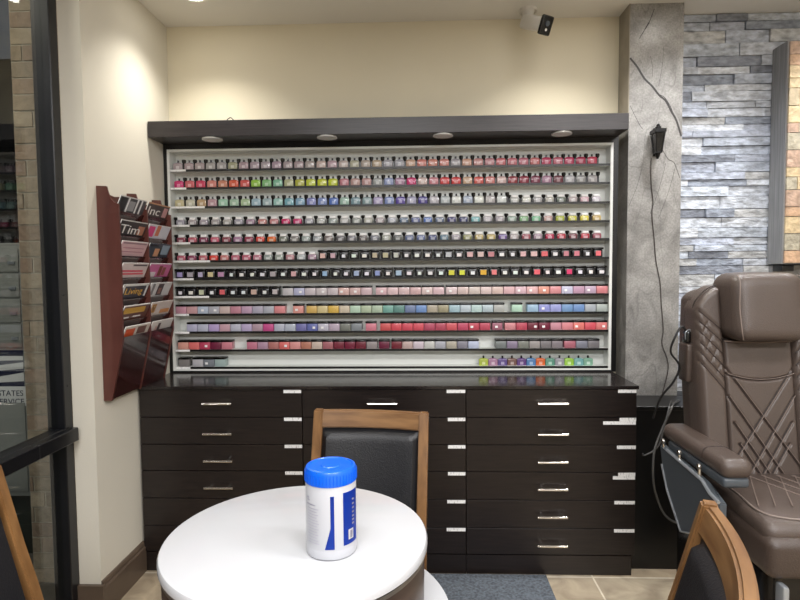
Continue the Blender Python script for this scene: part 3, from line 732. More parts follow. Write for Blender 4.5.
# security camera
cam_t = thing('security_camera', 'white bullet security camera with black face on the ceiling', 'security camera', (.535, 2.80, ZT))
bm = bmesh.new(); lathe(bm, [(.04, -.006), (.042, -.012), (.042, 0)], 24, (-.01, 0, 0)); lathe(bm, [(.016, -.05), (.022, -.04), (.03, -.006)], 20, (-.01, 0, 0)); link('mount', bm, M['cctv'], cam_t, True)
hd = bpy.data.objects.new('housing', None)
d = Vector((.46, -.74, -.42)).normalized()
q = d.to_track_quat('Z', 'Y').to_matrix().to_4x4()
base_p = Matrix.Translation(Vector((-.012, .01, -.055)))
bm = bmesh.new(); bx(bm, -.032, .032, -.032, .032, -.02, .135, .014, 3); bmesh.ops.transform(bm, matrix=base_p @ q, verts=bm.verts); h = link('housing', bm, M['cctv'], cam_t, True)
bm = bmesh.new(); bx(bm, -.034, .034, -.042, .042, .128, .146, .008, 3); bmesh.ops.transform(bm, matrix=base_p @ q, verts=bm.verts); fc = link('face', bm, M['blackgloss'], cam_t, True)
bm = bmesh.new(); lathe(bm, [(.012, .145), (.012, .1485)], 16, (0, .008, 0)); bmesh.ops.transform(bm, matrix=base_p @ q, verts=bm.verts); link('lens', bm, M['greyplastic'], fc, True)
bm = bmesh.new(); lathe(bm, [(.006, .145), (.006, .149)], 12, (0, -.018, 0)); bmesh.ops.transform(bm, matrix=base_p @ q, verts=bm.verts); link('led', bm, M['cctv'], fc, True)
# wall lantern
lt = thing('wall_lantern', 'small black iron carriage lantern on the grey granite column', 'wall lantern', (1.113, 2.767, 1.872))
bm = bmesh.new(); lathe(bm, [(.006, .0), (.012, .012), (.018, .03)], 12, (0, -.045, 0)); bx(bm, -.008, .008, -.012, .0, .02, .15); bx(bm, -.005, .005, -.05, -.0, .13, .138); link('bracket', bm, M['lantern'], lt)
bm = bmesh.new()
for sx in (-1, 1):
    for sy in (-1, 1): tube(bm, [(sx*.017, -.045+sy*.017, .03), (sx*.029, -.045+sy*.029, .118)], .0035, 6)
vs = bx(bm, -.019, .019, -.064, -.026, .026, .032)
tube(bm, [(0, -.045, .03), (0, -.045, .10)], .009, 8)
link('cage', bm, M['lantern'], lt)
bm = bmesh.new(); vs = bx(bm, -.026, .026, -.071, -.019, .033, .116)
for v in vs:
    if v.co.z < .05: v.co.x *= .6; v.co.y = -.045+(v.co.y+.045)*.6
link('glass_pane', bm, M['lampglass'], lt)
bm = bmesh.new(); vs = bx(bm, -.034, .034, -.079, -.011, .118, .134); lathe(bm, [(.02, .134), (.017, .148), (.010, .150), (.012, .156), (.003, .162)], 12, (0, -.045, 0)); link('roof', bm, M['lantern'], lt)
lt.scale = (.74, 1, 1)
# cord from the lantern
pts = [(1.100, 2.7635, 1.885), (1.0985, 2.7635, 1.82), (1.104, 2.7635, 1.74), (1.112, 2.7635, 1.68), (1.108, 2.7635, 1.62), (1.120, 2.7635, 1.50), (1.13, 2.7635, 1.40), (1.152, 2.7635, 1.29), (1.158, 2.7635, 1.2), (1.17, 2.7635, 1.07), (1.165, 2.7635, 1.0), (1.19, 2.7635, .93), (1.196, 2.7635, .87), (1.17, 2.7635, .752)]
bm = bmesh.new(); tube(bm, spline(pts, 5), .0022, 6); tag(link('lamp_cord', bm, M['cordbrown'], None, True), 'thin dark cord hanging down the granite column below the lantern', 'cord')
# cables by the massage chair
bm = bmesh.new(); tube(bm, spline([(1.15, 2.62, .7535), (1.12, 2.56, .7535), (1.10, 2.53, .735), (1.078, 2.515, .67), (1.045, 2.5, .58), (.99, 2.5, .54), (.978, 2.5, .548)], 6), .004, 6)
tag(link('power_cable', bm, M['cordgrey'], None, True), 'grey cable hanging in front of the low black cabinet, loose end forward', 'cable')
bm = bmesh.new(); tube(bm, spline([(1.19, 2.63, .7545), (1.135, 2.56, .7545), (1.11, 2.528, .735), (1.06, 2.51, .64), (1.02, 2.48, .56), (1.005, 2.45, .46), (1.02, 2.45, .38), (1.06, 2.45, .29), (1.12, 2.43, .26), (1.19, 2.38, .26)], 6), .005, 6)
tag(link('looped_cable', bm, M['cordgrey'], None, True), 'looped grey cable curving under the massage chair armrest', 'cable')

# mosaic feature box on the stone wall
PX0, PX1, PY0, PZ0, PZ1 = 1.722, 2.7, 2.765, 1.378, 2.418
ft = thing('wall_feature_box', 'raised box with beige mosaic face and grey wood sides on the stone wall', 'wall feature', (PX0, YB, PZ0))
box_obj('wood_box', (0, PX1-PX0, PY0-YB+.004, -.018, 0, PZ1-PZ0), M['greywood'], ft, .001, 1, False)
rr = random.Random(4); bm = bmesh.new(); cl = bm.loops.layers.float_color.new('col')
z = .004
while z < PZ1-PZ0-.01:
    h = rr.choice([.045, .06, .08, .05]); h = min(h, PZ1-PZ0-.004-z); x = .006
    while x < PX1-PX0-.01:
        w_ = rr.choice([.05, .07, .09, .12]); w_ = min(w_, PX1-PX0-.004-x)
        vs = bx(bm, x+.0015, x+w_-.0015, PY0-YB-.004-rr.uniform(0, .002), PY0-YB+.004, z+.0015, z+h-.0015)
        c = rr.choice([(206, 186, 148), (190, 174, 144), (212, 190, 152), (198, 164, 134), (182, 174, 154), (202, 180, 142), (190, 162, 142)])
        for f in {f for v in vs for f in v.link_faces}:
            for l in f.loops: l[cl] = (*s2l(c), 1)
        x += w_
    z += h
link('mosaic_face', bm, M['mosaic'], ft)
# smooth grey granite panel below the box
sbox('wall_back_granite', (1.745, 2.6, 2.872, 2.884, .78, 1.372), M['granite'])
o = box_obj('wall_bracket', (1.742, 1.80, 2.80, 2.871, 1.343, 1.373), M['black'], None, .002); tag(o, 'small black bracket under the mosaic box corner', 'bracket')

# ------------------------------------------------------------------ dining chairs
def dining_chair(name, label, loc, rotz, group='wooden dining chairs around the tables', H=.88, rake=.11):
    """faces -Y: the padded side of the back faces -Y"""
    t = thing(name, label, 'chair', loc, rotz, group)
    W = .205; zt = H
    yb = .20
    def back_y(z):       # raked stile line
        return yb + max(0, z-.45)*rake/(.43) + max(0, (.45-z))*.10
    def bow(x): return .022*(1-(x/W)**2)
    # two rear stiles that become the rear legs
    for s in (-1, 1):
        bm = bmesh.new(); zs = [0, .2, .40, .48, .6, .7, .8, zt]
        rings = []
        for z in zs:
            y = back_y(z); hw = .0165 if z > .3 else .013; hd = .019 if .3 < z < .7 else .015
            cx = s*(W-.014)
            rings.append([bm.verts.new((cx+a*hw, y+b*hd, z)) for a, b in ((-1, -1), (1, -1), (1, 1), (-1, 1))])
        for a, b in zip(rings, rings[1:]):
            for k in range(4): bm.faces.new((a[k], a[(k+1) % 4], b[(k+1) % 4], b[k]))
        bm.faces.new(list(reversed(rings[0]))); bm.faces.new(rings[-1])
        bmesh.ops.bevel(bm, geom=list(bm.edges), offset=.004, segments=2, affect='EDGES')
        link('rear_leg', bm, M['oak'], t, True)
        bm = bmesh.new(); vs = bx(bm, s*.18-.019, s*.18+.019, -.215, -.177, 0, .40)
        for v in vs:
            if v.co.z < .1: v.co.x = s*.18+(v.co.x-s*.18)*.65; v.co.y = -.196+(v.co.y+.196)*.65
        bmesh.ops.bevel(bm, geom=list(bm.edges), offset=.004, segments=2, affect='EDGES')
        link('front_leg', bm, M['oak'], t, True)
    def curved(z0, z1, th, xin, front=0.0, n=10, puff=0):
        bm = bmesh.new(); cols_ = []
        for i in range(n+1):
            x = -xin+2*xin*i/n
            ring = []
            for (z, dy) in ((z0, -th/2), (z1, -th/2), (z1, th/2), (z0, th/2)):
                ring.append(bm.verts.new((x, back_y(z)+bow(x)+dy+front, z)))
            cols_.append(ring)
        for a, b in zip(cols_, cols_[1:]):
            for k in range(4): bm.faces.new((a[k], b[k], b[(k+1) % 4], a[(k+1) % 4]))
        bm.faces.new(cols_[0]); bm.faces.new(list(reversed(cols_[-1])))
        return bm
    bm = curved(zt-.062, zt-.003, .026, W-.028); bmesh.ops.bevel(bm, geom=[e for e in bm.edges if abs(e.verts[0].co.x-e.verts[1].co.x) > .001], offset=.005, segments=2, affect='EDGES'); link('top_rail', bm, M['oak_rail'], t, True)
    bm = curved(.485, .525, .022, W-.028); link('lower_rail', bm, M['oak'], t, True)
    # padded back with raised centre
    bm = bmesh.new(); nx, nz = 18, 18; z0, z1 = .53, zt-.066; xi = W-.031
    grid = []
    for j in range(nz+1):
        r_ = []
        for i in range(nx+1):
            u = i/nx; v = j/nz; x = -xi+2*xi*u; z = z0+(z1-z0)*v
            e = min(u, 1-u, )*2*xi; e2 = min(v, 1-v)*(z1-z0); dd = min(e, e2)
            p_ = min(1, dd/.03); p_ = math.sqrt(max(0, 1-(1-p_)**2))
            r_.append(bm.verts.new((x, back_y(z)+bow(x)-.004-.022*p_, z)))
        grid.append(r_)
    for j in range(nz):
        for i in range(nx): bm.faces.new((grid[j][i], grid[j][i+1], grid[j+1][i+1], grid[j+1][i]))
    back = [[bm.verts.new((v.co.x, back_y(v.co.z)+bow(v.co.x)+.012, v.co.z)) for v in r_] for r_ in grid]
    for j in range(nz):
        for i in range(nx): bm.faces.new((back[j][i], back[j+1][i], back[j+1][i+1], back[j][i+1]))
    def side(a, b):
        for k in range(len(a)-1): bm.faces.new((a[k], a[k+1], b[k+1], b[k]))
    side(grid[0], back[0]); side(grid[-1], back[-1]); side([r_[0] for r_ in grid], [r_[0] for r_ in back]); side([r_[-1] for r_ in grid], [r_[-1] for r_ in back])
    link('backrest', bm, M['leather'], t, True)
    bm = bmesh.new(); bx(bm, -.205, .205, -.225, .175, .418, .475, .02, 4); link('seat', bm, M['leather'], t, True)
    bm = bmesh.new()
    bx(bm, -.165, .165, -.207, -.187, .36, .416); bx(bm, -.165, .165, .17, .188, .36, .416)
    bx(bm, -.192, -.172, -.18, .185, .36, .416); bx(bm, .172, .192, -.18, .185, .36, .416)
    link('seat_frame', bm, M['oak'], t)
    return t
def place_chair(label, ptop, facing, H):
    """ptop: centre of the top rail on plan; facing: unit vector the seat looks along"""
    f = Vector(facing).normalized(); rot = math.atan2(f.y, f.x)+PI/2
    off = .20+(H-.45)*.11/.43 + .01
    loc = (ptop[0]+f.x*off, ptop[1]+f.y*off, 0)
    return dining_chair('dining_chair', label, loc, rot, H=H)
place_chair('wooden dining chair with black padded back behind the round table, facing the camera', (-.176, 2.01), (-.12, -1), .865)
place_chair('wooden dining chair cut off at the lower right, in front of the massage chair', (.527, .957), (-.943, .333), .895)
place_chair('wooden dining chair cut off at the lower left, beside the window', (-1.05, 1.13), (.99, .02), .90)

# ------------------------------------------------------------------ round table
tb = thing('round_table', 'round white-topped table with brown drum and lower white tier', 'table', (-.2907, 1.2937, 0))
bm = bmesh.new(); lathe(bm, [(.28, .726), (.300, .727), (.305, .731), (.305, .744), (.302, .749), (.298, .75)], 96); link('tabletop', bm, M['tabletop'], tb, True)
bm = bmesh.new(); lathe(bm, [(.301, .716), (.301, .7255)], 96); link('metal_band', bm, M['band'], tb, True)
bm = bmesh.new(); lathe(bm, [(.296, .585), (.298, .70), (.298, .7158)], 96); link('drum', bm, M['drum'], tb, True)
bm = bmesh.new(); lathe(bm, [(.33, .558), (.348, .561), (.35, .566), (.35, .578), (.346, .5845), (.30, .5848)], 96, (.012, -.04, 0)); link('lower_tier', bm, M['tabletop'], tb, True)
bm = bmesh.new(); lathe(bm, [(.19, 0), (.19, .02), (.06, .045), (.05, .3), (.06, .52), (.2, .5575)], 48); link('pedestal', bm, M['drum'], tb, True)
# second white table whose edge shows at the lower right corner
t2 = thing('round_table', 'white table edge just visible at the lower right corner', 'table', (.905, .62, 0))
bm = bmesh.new(); lathe(bm, [(.28, .726), (.300, .727), (.305, .731), (.305, .744), (.302, .749), (.298, .75)], 64, ); link('tabletop', bm, M['tabletop'], t2, True)
bm = bmesh.new(); lathe(bm, [(.24, 0), (.24, .02), (.06, .045), (.05, .3), (.06, .68), (.2, .7255)], 48); link('pedestal', bm, M['drum'], t2, True)

# ------------------------------------------------------------------ wipes canister
cn = thing('wipes_canister', 'white wipes canister with bright blue lid standing on the round table', 'canister', (-.1985, 1.222, .7502))
R = .0555
bm = bmesh.new(); lathe(bm, [(R-.006, 0), (R-.001, .003), (R, .008), (R, .02), (R-.0004, .022), (R, .024), (R, .158), (R-.003, .163)], 64); link('body', bm, M['can'], cn, True)
bm = bmesh.new(); lathe(bm, [(R-.001, .1585), (R+.001, .1605), (R+.001, .185), (R-.002, .191), (R-.007, .1925), (R-.009, .190), (R-.014, .190), (.022, .1905), (.02, .1925), (.001, .1927)], 64)
for k in range(48):
    a = 2*PI*k/48; x, y = (R+.0012)*math.cos(a), (R+.0012)*math.sin(a); tube(bm, [(x, y, .162), (x, y, .184)], .0009, 4)
link('lid', bm, M['bluelid'], cn, True)
def wrap(poly, m, name, r=R+.0004, parent=cn, n=14):
    """poly in (angle deg measured to the right from facing the camera, z): columns of (a, z0, z1)"""
    bm = bmesh.new(); prev = None
    def P(a, z):
        a = math.radians(a-90+0); return (r*math.cos(a), r*math.sin(a), z)
    for (a, z0, z1) in poly:
        cur = (bm.verts.new(P(a, z0)), bm.verts.new(P(a, z1)))
        if prev: bm.faces.new((prev[0], cur[0], cur[1], prev[1]))
        prev = cur
    bmesh.ops.solidify(bm, geom=bm.faces[:], thickness=.0003)
    return link(name, bm, m, parent, True)
ba = 9   # the camera looks at the canister slightly from its right side
def rng(a, b, n): return [a+(b-a)*i/n for i in range(n+1)]
# front blue stripe with flared foot
wrap([(a+ba, .026+.0, .026+max(.0005, .046*(a+15)/13) if a < -2 else .141) for a in rng(-15, -2.01, 6)]+[(a+ba, .026, .141) for a in rng(-2, 6.5, 4)], M['canblue'], 'blue_stripe')
panel = wrap([(a+ba, .030+.0*a, .145) for a in rng(27, 74, 14)], M['canblue'], 'blue_panel')
wrap([(a+ba, .040, .062) for a in rng(40, 56, 4)], M['paper'], 'barcode_patch', R+.0009, panel)
wrap([(a+ba, .043, .059) for a in rng(45, 52, 2)], M['cangrey'], 'barcode_bars', R+.0014, panel)
for z in (.07, .078, .086, .095, .104, .113, .123): wrap([(a+ba, z, z+.004) for a in rng(52, 60, 2)], M['cangrey'], 'print_mark', R+.0009, panel)
for k in range(13): wrap([(a+ba, .036+k*.0062, .0372+k*.0062) for a in rng(-62, -28-(k*3) % 7, 6)], M['cangrey'], 'print_line', R+.0004)
for z, a0, a1 in ((.132, -66, -56), (.127, -64, -54), (.118, -66, -38)): wrap([(a+ba, z, z+.002) for a in rng(a0, a1, 4)], M['cangrey'], 'print_line')

# ------------------------------------------------------------------ floor mat
bm = bmesh.new(); bx(bm, -.18, .5535, 1.75, 2.476, .0, .008, .003, 1)
tag(link('floor_mat', bm, M['mat'], None), 'blue-grey textured floor mat in front of the drawer cabinets', 'mat')

# ------------------------------------------------------------------ pedicure massage chair
ch = thing('massage_chair', 'brown quilted leather pedicure massage chair at the right edge', 'massage chair', (1.19, 2.0, 0))
cx, cy = 1.19, 2.0
def puff_panel(name, outline, y_of, th, m, parent, puff=.02, n=28, sub=0):
    pass
def rbox(name, b, bev, m, parent, seg=5, warp=None):
    bm = bmesh.new(); bx(bm, b[0]-cx, b[1]-cx, b[2]-cy, b[3]-cy, b[4], b[5], bev, seg)
    if warp:
        bmesh.ops.subdivide_edges(bm, edges=[e for e in bm.edges if e.calc_length() > .12], cuts=4, use_grid_fill=True)
        for v in bm.verts: v.co = warp(v.co.copy())
    return link(name, bm, m, parent, True)
# back shell seen from the side: left flank, leaning backward with height
def lean(v):
    v.y += max(0, v.z-.6)*.16
    return v
HB = .207      # half width of the chair back
def shellwarp(v):
    k = min(1, max(0, (v.z-1.19)/.1)); side = -1 if v.x < 0 else 1
    v.x -= side*.045*k*k
    return lean(v)
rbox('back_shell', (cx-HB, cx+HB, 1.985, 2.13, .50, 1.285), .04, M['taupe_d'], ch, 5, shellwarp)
def grid_surface(name, fx, nu, nv, m, parent, thick=.05):
    bm = bmesh.new(); G_ = [[bm.verts.new(fx(i/nu, j/nv)) for i in range(nu+1)] for j in range(nv+1)]
    for j in range(nv):
        for i in range(nu): bm.faces.new((G_[j][i], G_[j][i+1], G_[j+1][i+1], G_[j+1][i]))
    rim = [(j, 0) for j in range(nv+1)]+[(nv, i) for i in range(1, nu+1)]+[(j, nu) for j in range(nv-1, -1, -1)]+[(0, i) for i in range(nu-1, 0, -1)]
    bk = [bm.verts.new(G_[j][i].co+Vector((0, thick, 0))) for j, i in rim]
    for k in range(len(rim)):
        j, i = rim[k]; j2, i2 = rim[(k+1) % len(rim)]
        bm.faces.new((G_[j][i], G_[j2][i2], bk[(k+1) % len(rim)], bk[k]))
    bm.faces.new(bk)
    return link(name, bm, m, parent, True, angle=60)
def dist_seg(px, pz, a, b):
    ax, az = a; bx_, bz = b; dx, dz = bx_-ax, bz-az
    t_ = max(0, min(1, ((px-ax)*dx+(pz-az)*dz)/(dx*dx+dz*dz)))
    return math.hypot(px-ax-dx*t_, pz-az-dz*t_)
def seamed(seams, depth=.007, w=.009):
    def f(x, z):
        d_ = 0
        for a, b in seams:
            q_ = dist_seg(x, z, a, b)
            if q_ < w*2.2: d_ = max(d_, math.exp(-(q_/w)**2))
        return d_*depth
    return f
XL, XM = cx-HB-.002, cx-.118      # outer edge and inner edge of the left bolster
wing_seams = []
for k in range(6):
    z0 = 1.222-.036*k; wing_seams.append(((XL, z0), (XM, z0-.082-.006*k)))
for k in range(4):
    z0 = 1.17-.05*k; wing_seams.append(((XL+.012+.016*k, z0-.055+.012*k), (XL+.036+.014*k, z0-.0+.004*k)))
def wing(side):
    sf = seamed(wing_seams, .006, .0045)
    def fx(u, v):
        xl = XL; xr = XM+.004
        x = xl+(xr-xl)*u
        zt = 1.215+.085*math.sin(min(1, u/.95)*PI/2)**.8
        z = .56+(zt-.56)*v
        e = min(u, 1-u)*(xr-xl); e2 = min(v, 1-v)*.7; dd = min(1, min(e, e2)/.022); pf = math.sqrt(max(0, 1-(1-dd)**2))
        y = 2.0-.01-.045*pf+(z-.6)*.16+sf(x, z)
        X = x-cx
        return ((X if side < 0 else -X), y-cy, z)
    wg = grid_surface('side_bolster', fx, 44, 130, M['taupe'], ch)
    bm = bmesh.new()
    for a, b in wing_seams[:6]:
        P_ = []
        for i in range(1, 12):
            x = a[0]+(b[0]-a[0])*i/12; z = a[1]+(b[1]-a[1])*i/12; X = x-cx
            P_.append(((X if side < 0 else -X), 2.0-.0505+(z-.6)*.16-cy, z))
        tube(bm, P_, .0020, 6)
    link('painted_seam_shade', bm, M['crease'], wg, True)  # dark tubes painting crease shade along the bolster seams
    bm = bmesh.new(); P_ = []
    for i in range(15):
        a_ = i/14; z = .6+.63*a_; P_.append((side*(HB-.004), 2.0-.018+(z-.6)*.16-cy, z))
    P_ += [(side*(HB-.02), 2.0-.03+(1.262-.6)*.16-cy, 1.262), (side*(HB-.05), 2.0-.03+(1.292-.6)*.16-cy, 1.290), (side*(HB-.08), 2.0-.03+(1.3-.6)*.16-cy, 1.302)]
    tube(bm, spline(P_, 3), .0028, 6); link('bolster_piping', bm, M['crease'], wg, True)
wing(-1); wing(1)
def toX(px, Y=1.96): return (px-419.6)/568*Y
def toZ(py, Y=1.96): return 1.37-(py-276)/568*Y
qs = [((731, 380), (790, 465)), ((732, 408), (775, 475)), ((736, 434), (765, 480)), ((740, 455), (757, 482))]
quilt = []
for a, b in qs:
    A_ = (toX(a[0]), toZ(a[1])); B_ = (toX(b[0]), toZ(b[1])); sl = (B_[1]-A_[1])/(B_[0]-A_[0])
    zb = .57; xb = A_[0]+(zb-A_[1])/sl
    quilt.append(((A_[0], A_[1]), (xb, zb))); quilt.append(((2*cx-A_[0], A_[1]), (2*cx-xb, zb)))
arc = [(cx-.118+.236*i/8, .992-.022*(1-((i-4)/4)**2)) for i in range(9)]
quilt_all = quilt+list(zip(arc, arc[1:]))
qf = seamed(quilt_all, .010, .0042)
def fx(u, v):
    z = .56+.55*v; x = cx-.119+.238*u
    e = min(u, 1-u)*.238; e2 = min(v, 1-v)*.55; dd = min(1, min(e, e2)/.012); pf = math.sqrt(max(0, 1-(1-dd)**2))
    y = 2.0-.02-.028*pf+(z-.6)*.16+qf(x, z)
    return (x-cx, y-cy, z)
cb = grid_surface('back_cushion', fx, 90, 190, M['taupe'], ch)
bm = bmesh.new()
for a, b in quilt_all:
    P_ = []
    for i in range(13):
        x = a[0]+(b[0]-a[0])*i/12; z = a[1]+(b[1]-a[1])*i/12
        if z < .6 or abs(x-cx) > .115: continue
        P_.append((x-cx+.0038, 2.0-.0465+(z-.6)*.16-cy, z+.003))
    if len(P_) > 1: tube(bm, P_, .0012, 5)
link('stitching', bm, M['piping'], cb, True)
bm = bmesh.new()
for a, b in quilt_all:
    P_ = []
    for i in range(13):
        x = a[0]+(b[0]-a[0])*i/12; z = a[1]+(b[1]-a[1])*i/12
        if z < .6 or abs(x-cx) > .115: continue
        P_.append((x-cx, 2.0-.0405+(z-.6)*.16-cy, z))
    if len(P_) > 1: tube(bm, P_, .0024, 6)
link('painted_seam_shade', bm, M['crease'], cb, True)  # dark tubes painting shade into the cushion seams
# headrest pillow
hp_ = rbox('headrest', (cx-.122, cx+.122, 1.845, 2.02, 1.112, 1.342), .045, M['taupe'], ch, 6, lambda v: Vector((v.x+(-.006 if v.x < 0 else .006)*max(0, min(1, (v.y+.1)/.1)), v.y+max(0, v.z-.6)*.16, v.z+(.006*(1-(v.x/.12)**2) if v.z > 1.2 else 0)-(.02*max(0, v.y+.02)/.1 if v.z > 1.2 else 0))))
bm = bmesh.new(); yy = 1.93-cy
for s in (-1, 1):
    tube(bm, spline([(s*.100, yy+.06, 1.338), (s*.112, yy+.02, 1.315), (s*.1155, yy+.012, 1.23), (s*.112, yy-.0, 1.15), (s*.10, yy+.012, 1.118)], 5), .0018, 5)
link('headrest_piping', bm, M['piping'], hp_, True)
bm = bmesh.new(); tube(bm, spline([(-.117, 2.0-.05+(1.108-.6)*.16-cy, 1.106), (0, 2.0-.055+(1.1-.6)*.16-cy, 1.101), (.117, 2.0-.05+(1.108-.6)*.16-cy, 1.106)], 6), .0025, 5)
link('pillow_seam', bm, M['piping'], hp_, True)
# seat cushion with skirt
seat = rbox('seat', (.98, 1.40, 1.60, 2.0, .585, .655), .03, M['taupe'], ch, 5, lambda v: Vector((v.x, v.y, v.z-(.02*max(0, (-v.y-.2)/.2) if v.z > .6 else 0))))
sq = [((1.0+i*.09, 1.62), (1.36+i*.09, 2.0)) for i in range(0, 5)]
bm = bmesh.new()
for i in range(4):
    for s in (-1, 1):
        tube(bm, [(s*(.03+i*.05), -.30, .652), (s*(-.08+i*.05), -.06, .6575)], .0018, 5)
tube(bm, spline([(-.185, -.02, .655), (-.19, -.2, .653), (-.175, -.34, .643), (0, -.375, .640), (.175, -.34, .643), (.19, -.2, .653), (.185, -.02, .655)], 6), .0028, 6)
link('seat_piping', bm, M['piping'], seat, True)
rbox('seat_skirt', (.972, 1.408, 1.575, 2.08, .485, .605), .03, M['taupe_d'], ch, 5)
# armrests
for s in (-1, 1):
    def AX(a, b): return (a, b) if s < 0 else (2*cx-b, 2*cx-a)
    a0, a1 = AX(.905, 1.0)
    arm = rbox('armrest', (a0, a1, 1.70, 2.14, .728, .788), .028, M['taupe'], ch, 6, lambda v: Vector((v.x, v.y, v.z-.0*v.y)))
    bm = bmesh.new(); tube(bm, spline([(a0-cx-.0, 1.83-cy, .757), (a0-cx+.01, 1.835-cy, .784), (a0-cx+.0475, 1.84-cy, .7885), (a1-cx-.01, 1.835-cy, .784), (a1-cx, 1.83-cy, .757)], 5), .002, 5); link('arm_seam', bm, M['crease'], arm, True)
    a2, a3 = AX(.912, .99)
    rbox('arm_tray', (a2, a3, 1.71, 2.10, .700, .732), .01, M['greyplastic'], ch, 3)
    b0, b1 = AX(.892, .918)
    bm = bmesh.new()
    poly = [(2.12, .708), (2.06, .702), (1.80, .688), (1.75, .665), (1.70, .658), (1.70, .60), (1.73, .592), (1.76, .60), (1.80, .54), (1.86, .49), (1.94, .46), (2.05, .56), (2.10, .64)]
    prism(bm, [(y-cy, z) for y, z in poly], b0-cx, b1-cx, 'X'); bmesh.ops.bevel(bm, geom=list(bm.edges), offset=.004, segments=2, affect='EDGES')
    br = link('arm_bracket', bm, M['greyplastic'], ch, True)
    bm = bmesh.new(); xo = (b0 if s < 0 else b1)-cx
    P_ = [(xo, y-cy, z+.004) for y, z in poly[1:5]]; tube(bm, P_, .006, 6)
    tube(bm, [(xo, y-cy, z) for y, z in poly[9:]], .004, 6)
    link('bracket_rim', bm, M['silver'], br, True)
    for y in (2.1, 1.97, 1.83):
        bm = bmesh.new(); tube(bm, [(xo+(.006 if s < 0 else -.006), y-cy, .69), (xo+(.006 if s < 0 else -.006), y-cy, .728)], .0055, 8); lathe(bm, [(.009, -.005), (.010, 0), (.009, .005)], 12, (xo+(.004 if s < 0 else -.004), y-cy, .726), axis='X'); link('bolt', bm, M['chrome'], br, True)
# remote pocket and handset on the left flank
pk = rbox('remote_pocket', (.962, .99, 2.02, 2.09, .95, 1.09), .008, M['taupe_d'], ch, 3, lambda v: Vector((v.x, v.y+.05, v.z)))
# base
rbox('base', (1.03, 1.35, 1.68, 2.3, 0, .48), .04, M['blackgloss'], ch, 4)
rbox('foot_bar', (1.0, 1.02, 1.56, 1.60, .30, .48), .008, M['silver'], ch, 2)
rm = thing('remote_handset', 'black remote handset tucked in the massage chair side pocket', 'remote', (.974, 2.10, 1.075))
bm = bmesh.new(); bx(bm, -.009, .011, -.018, .018, .017, .06, .006, 2); link('body', bm, M['blackgloss'], rm, True)
bm = bmesh.new(); tube(bm, spline([(-.008, -.01, .03), (-.01, -.012, .055), (.006, -.012, .065), (.014, -.012, .03)], 5), .0022, 5); link('trim', bm, M['silver'], rm, True)
bm = bmesh.new(); tube(bm, spline([(0, 0, .058), (-.02, .0, .075), (-.045, .0, .03), (-.052, .01, -.02), (-.02, .01, -.07), (-.035, .02, -.13), (-.07, .05, -.2), (-.075, .1, -.29)], 6), .004, 6); link('cord', bm, M['cord'], rm, True)

# ------------------------------------------------------------------ ceiling downlights
def downlight(x, y, label, watts, cone=120, blend=1.0, col=(1, .93, .82)):
    t = thing('recessed_downlight', label, 'ceiling light', (x, y, ZT), 0, 'recessed ceiling downlights')
    bm = bmesh.new(); lathe(bm, [(.062, -.004), (.075, -.003), (.075, 0)], 32); link('trim_ring', bm, M['cctv'], t, True)
    bm = bmesh.new(); lathe(bm, [(.058, -.0055), (.060, -.004)], 32); link('lens', bm, M['lens'], t, True)
    ld = bpy.data.lights.new('downlight', 'SPOT'); ld.energy = watts; ld.spot_size = math.radians(cone); ld.spot_blend = blend; ld.shadow_soft_size = .05; ld.color = col
    l = bpy.data.objects.new('downlight_beam', ld); COL.objects.link(l); l.location = (x, y, ZT-.012); return t
WARM = (1, .955, .88); COOL = (.98, .985, 1)
downlight(-1.0, 2.56, 'recessed downlight half cut off above the left end of the display', 30, col=WARM)
downlight(.66, 2.50, 'recessed downlight above the right end of the display', 36, col=WARM)
downlight(1.22, 2.44, 'recessed downlight in front of the granite column', 38, col=COOL)
downlight(1.98, 2.50, 'recessed downlight in front of the mosaic box', 46, col=COOL)
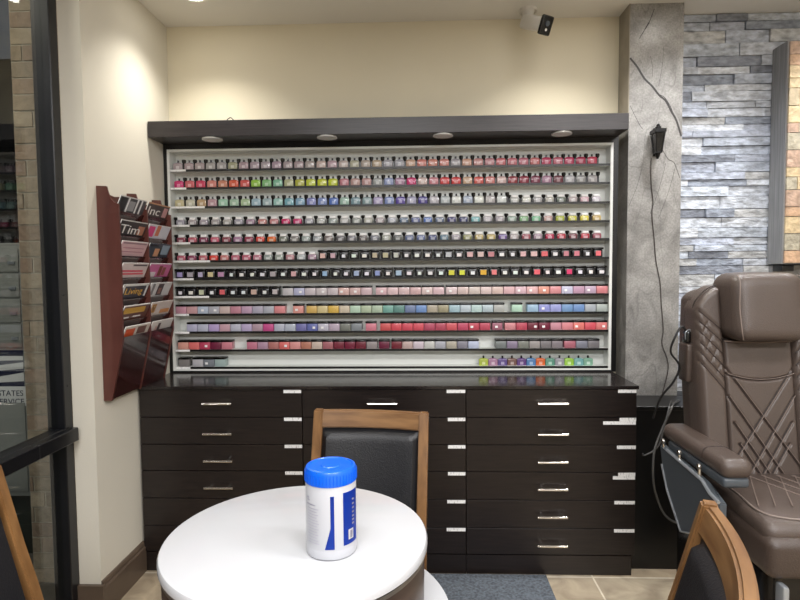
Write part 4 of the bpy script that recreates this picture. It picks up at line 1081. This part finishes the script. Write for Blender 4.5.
def panel(x, y, sx, sy, watts):  # added unseen area lamps giving soft fill from the ceiling
    ld = bpy.data.lights.new('ceiling_fill_light', 'AREA'); ld.shape = 'RECTANGLE'; ld.size = sx; ld.size_y = sy; ld.energy = watts; ld.color = (.985, .985, 1)
    l = bpy.data.objects.new('ceiling_fill_light', ld); COL.objects.link(l); l.location = (x, y, ZT-.02)
panel(-.3, .75, 1.2, .3, 13); panel(1.3, .75, 1.2, .3, 18)
panel(-.3, -1.2, 1.2, .6, 52); panel(1.4, -1.2, 1.2, .6, 52)

sl = bpy.data.lights.new('outside_fill_light', 'AREA'); sl.size = .5; sl.energy = 9; sl.color = (1, .93, .8)  # added unseen lamp that brightens the brick and mailbox outside
so = bpy.data.objects.new('outside_fill_light', sl); COL.objects.link(so); so.location = (-2.3, 1.5, 2.9); so.rotation_euler = (math.radians(20), 0, 0)
w = bpy.data.worlds.new('world'); sc.world = w; w.use_nodes = True
w.node_tree.nodes['Background'].inputs[0].default_value = (.6, .65, .75, 1); w.node_tree.nodes['Background'].inputs[1].default_value = .06

# ------------------------------------------------------------------ camera
F = 567.91; yaw, pitch, roll = .0349, -.0548, -.0083
cd = bpy.data.cameras.new('camera'); cd.sensor_width = 36; cd.lens = F/800*36; cd.clip_start = .02
co = bpy.data.objects.new('camera', cd); COL.objects.link(co); sc.camera = co
fwd = Vector((-math.sin(yaw)*math.cos(pitch), math.cos(yaw)*math.cos(pitch), math.sin(pitch)))
right = Vector((math.cos(yaw), math.sin(yaw), 0)); up = right.cross(fwd)
r2 = right*math.cos(roll)+up*math.sin(roll); u2 = -right*math.sin(roll)+up*math.cos(roll)
R3 = Matrix((r2, u2, -fwd)).transposed().to_4x4()
co.matrix_world = Matrix.Translation((0, 0, 1.37)) @ R3
sc.view_settings.view_transform = 'Standard'; sc.view_settings.look = 'None'; sc.view_settings.gamma = 1
sc.view_settings.exposure = .85
sc.cycles.max_bounces = 8
sc.cycles.caustics_reflective = False; sc.cycles.caustics_refractive = False
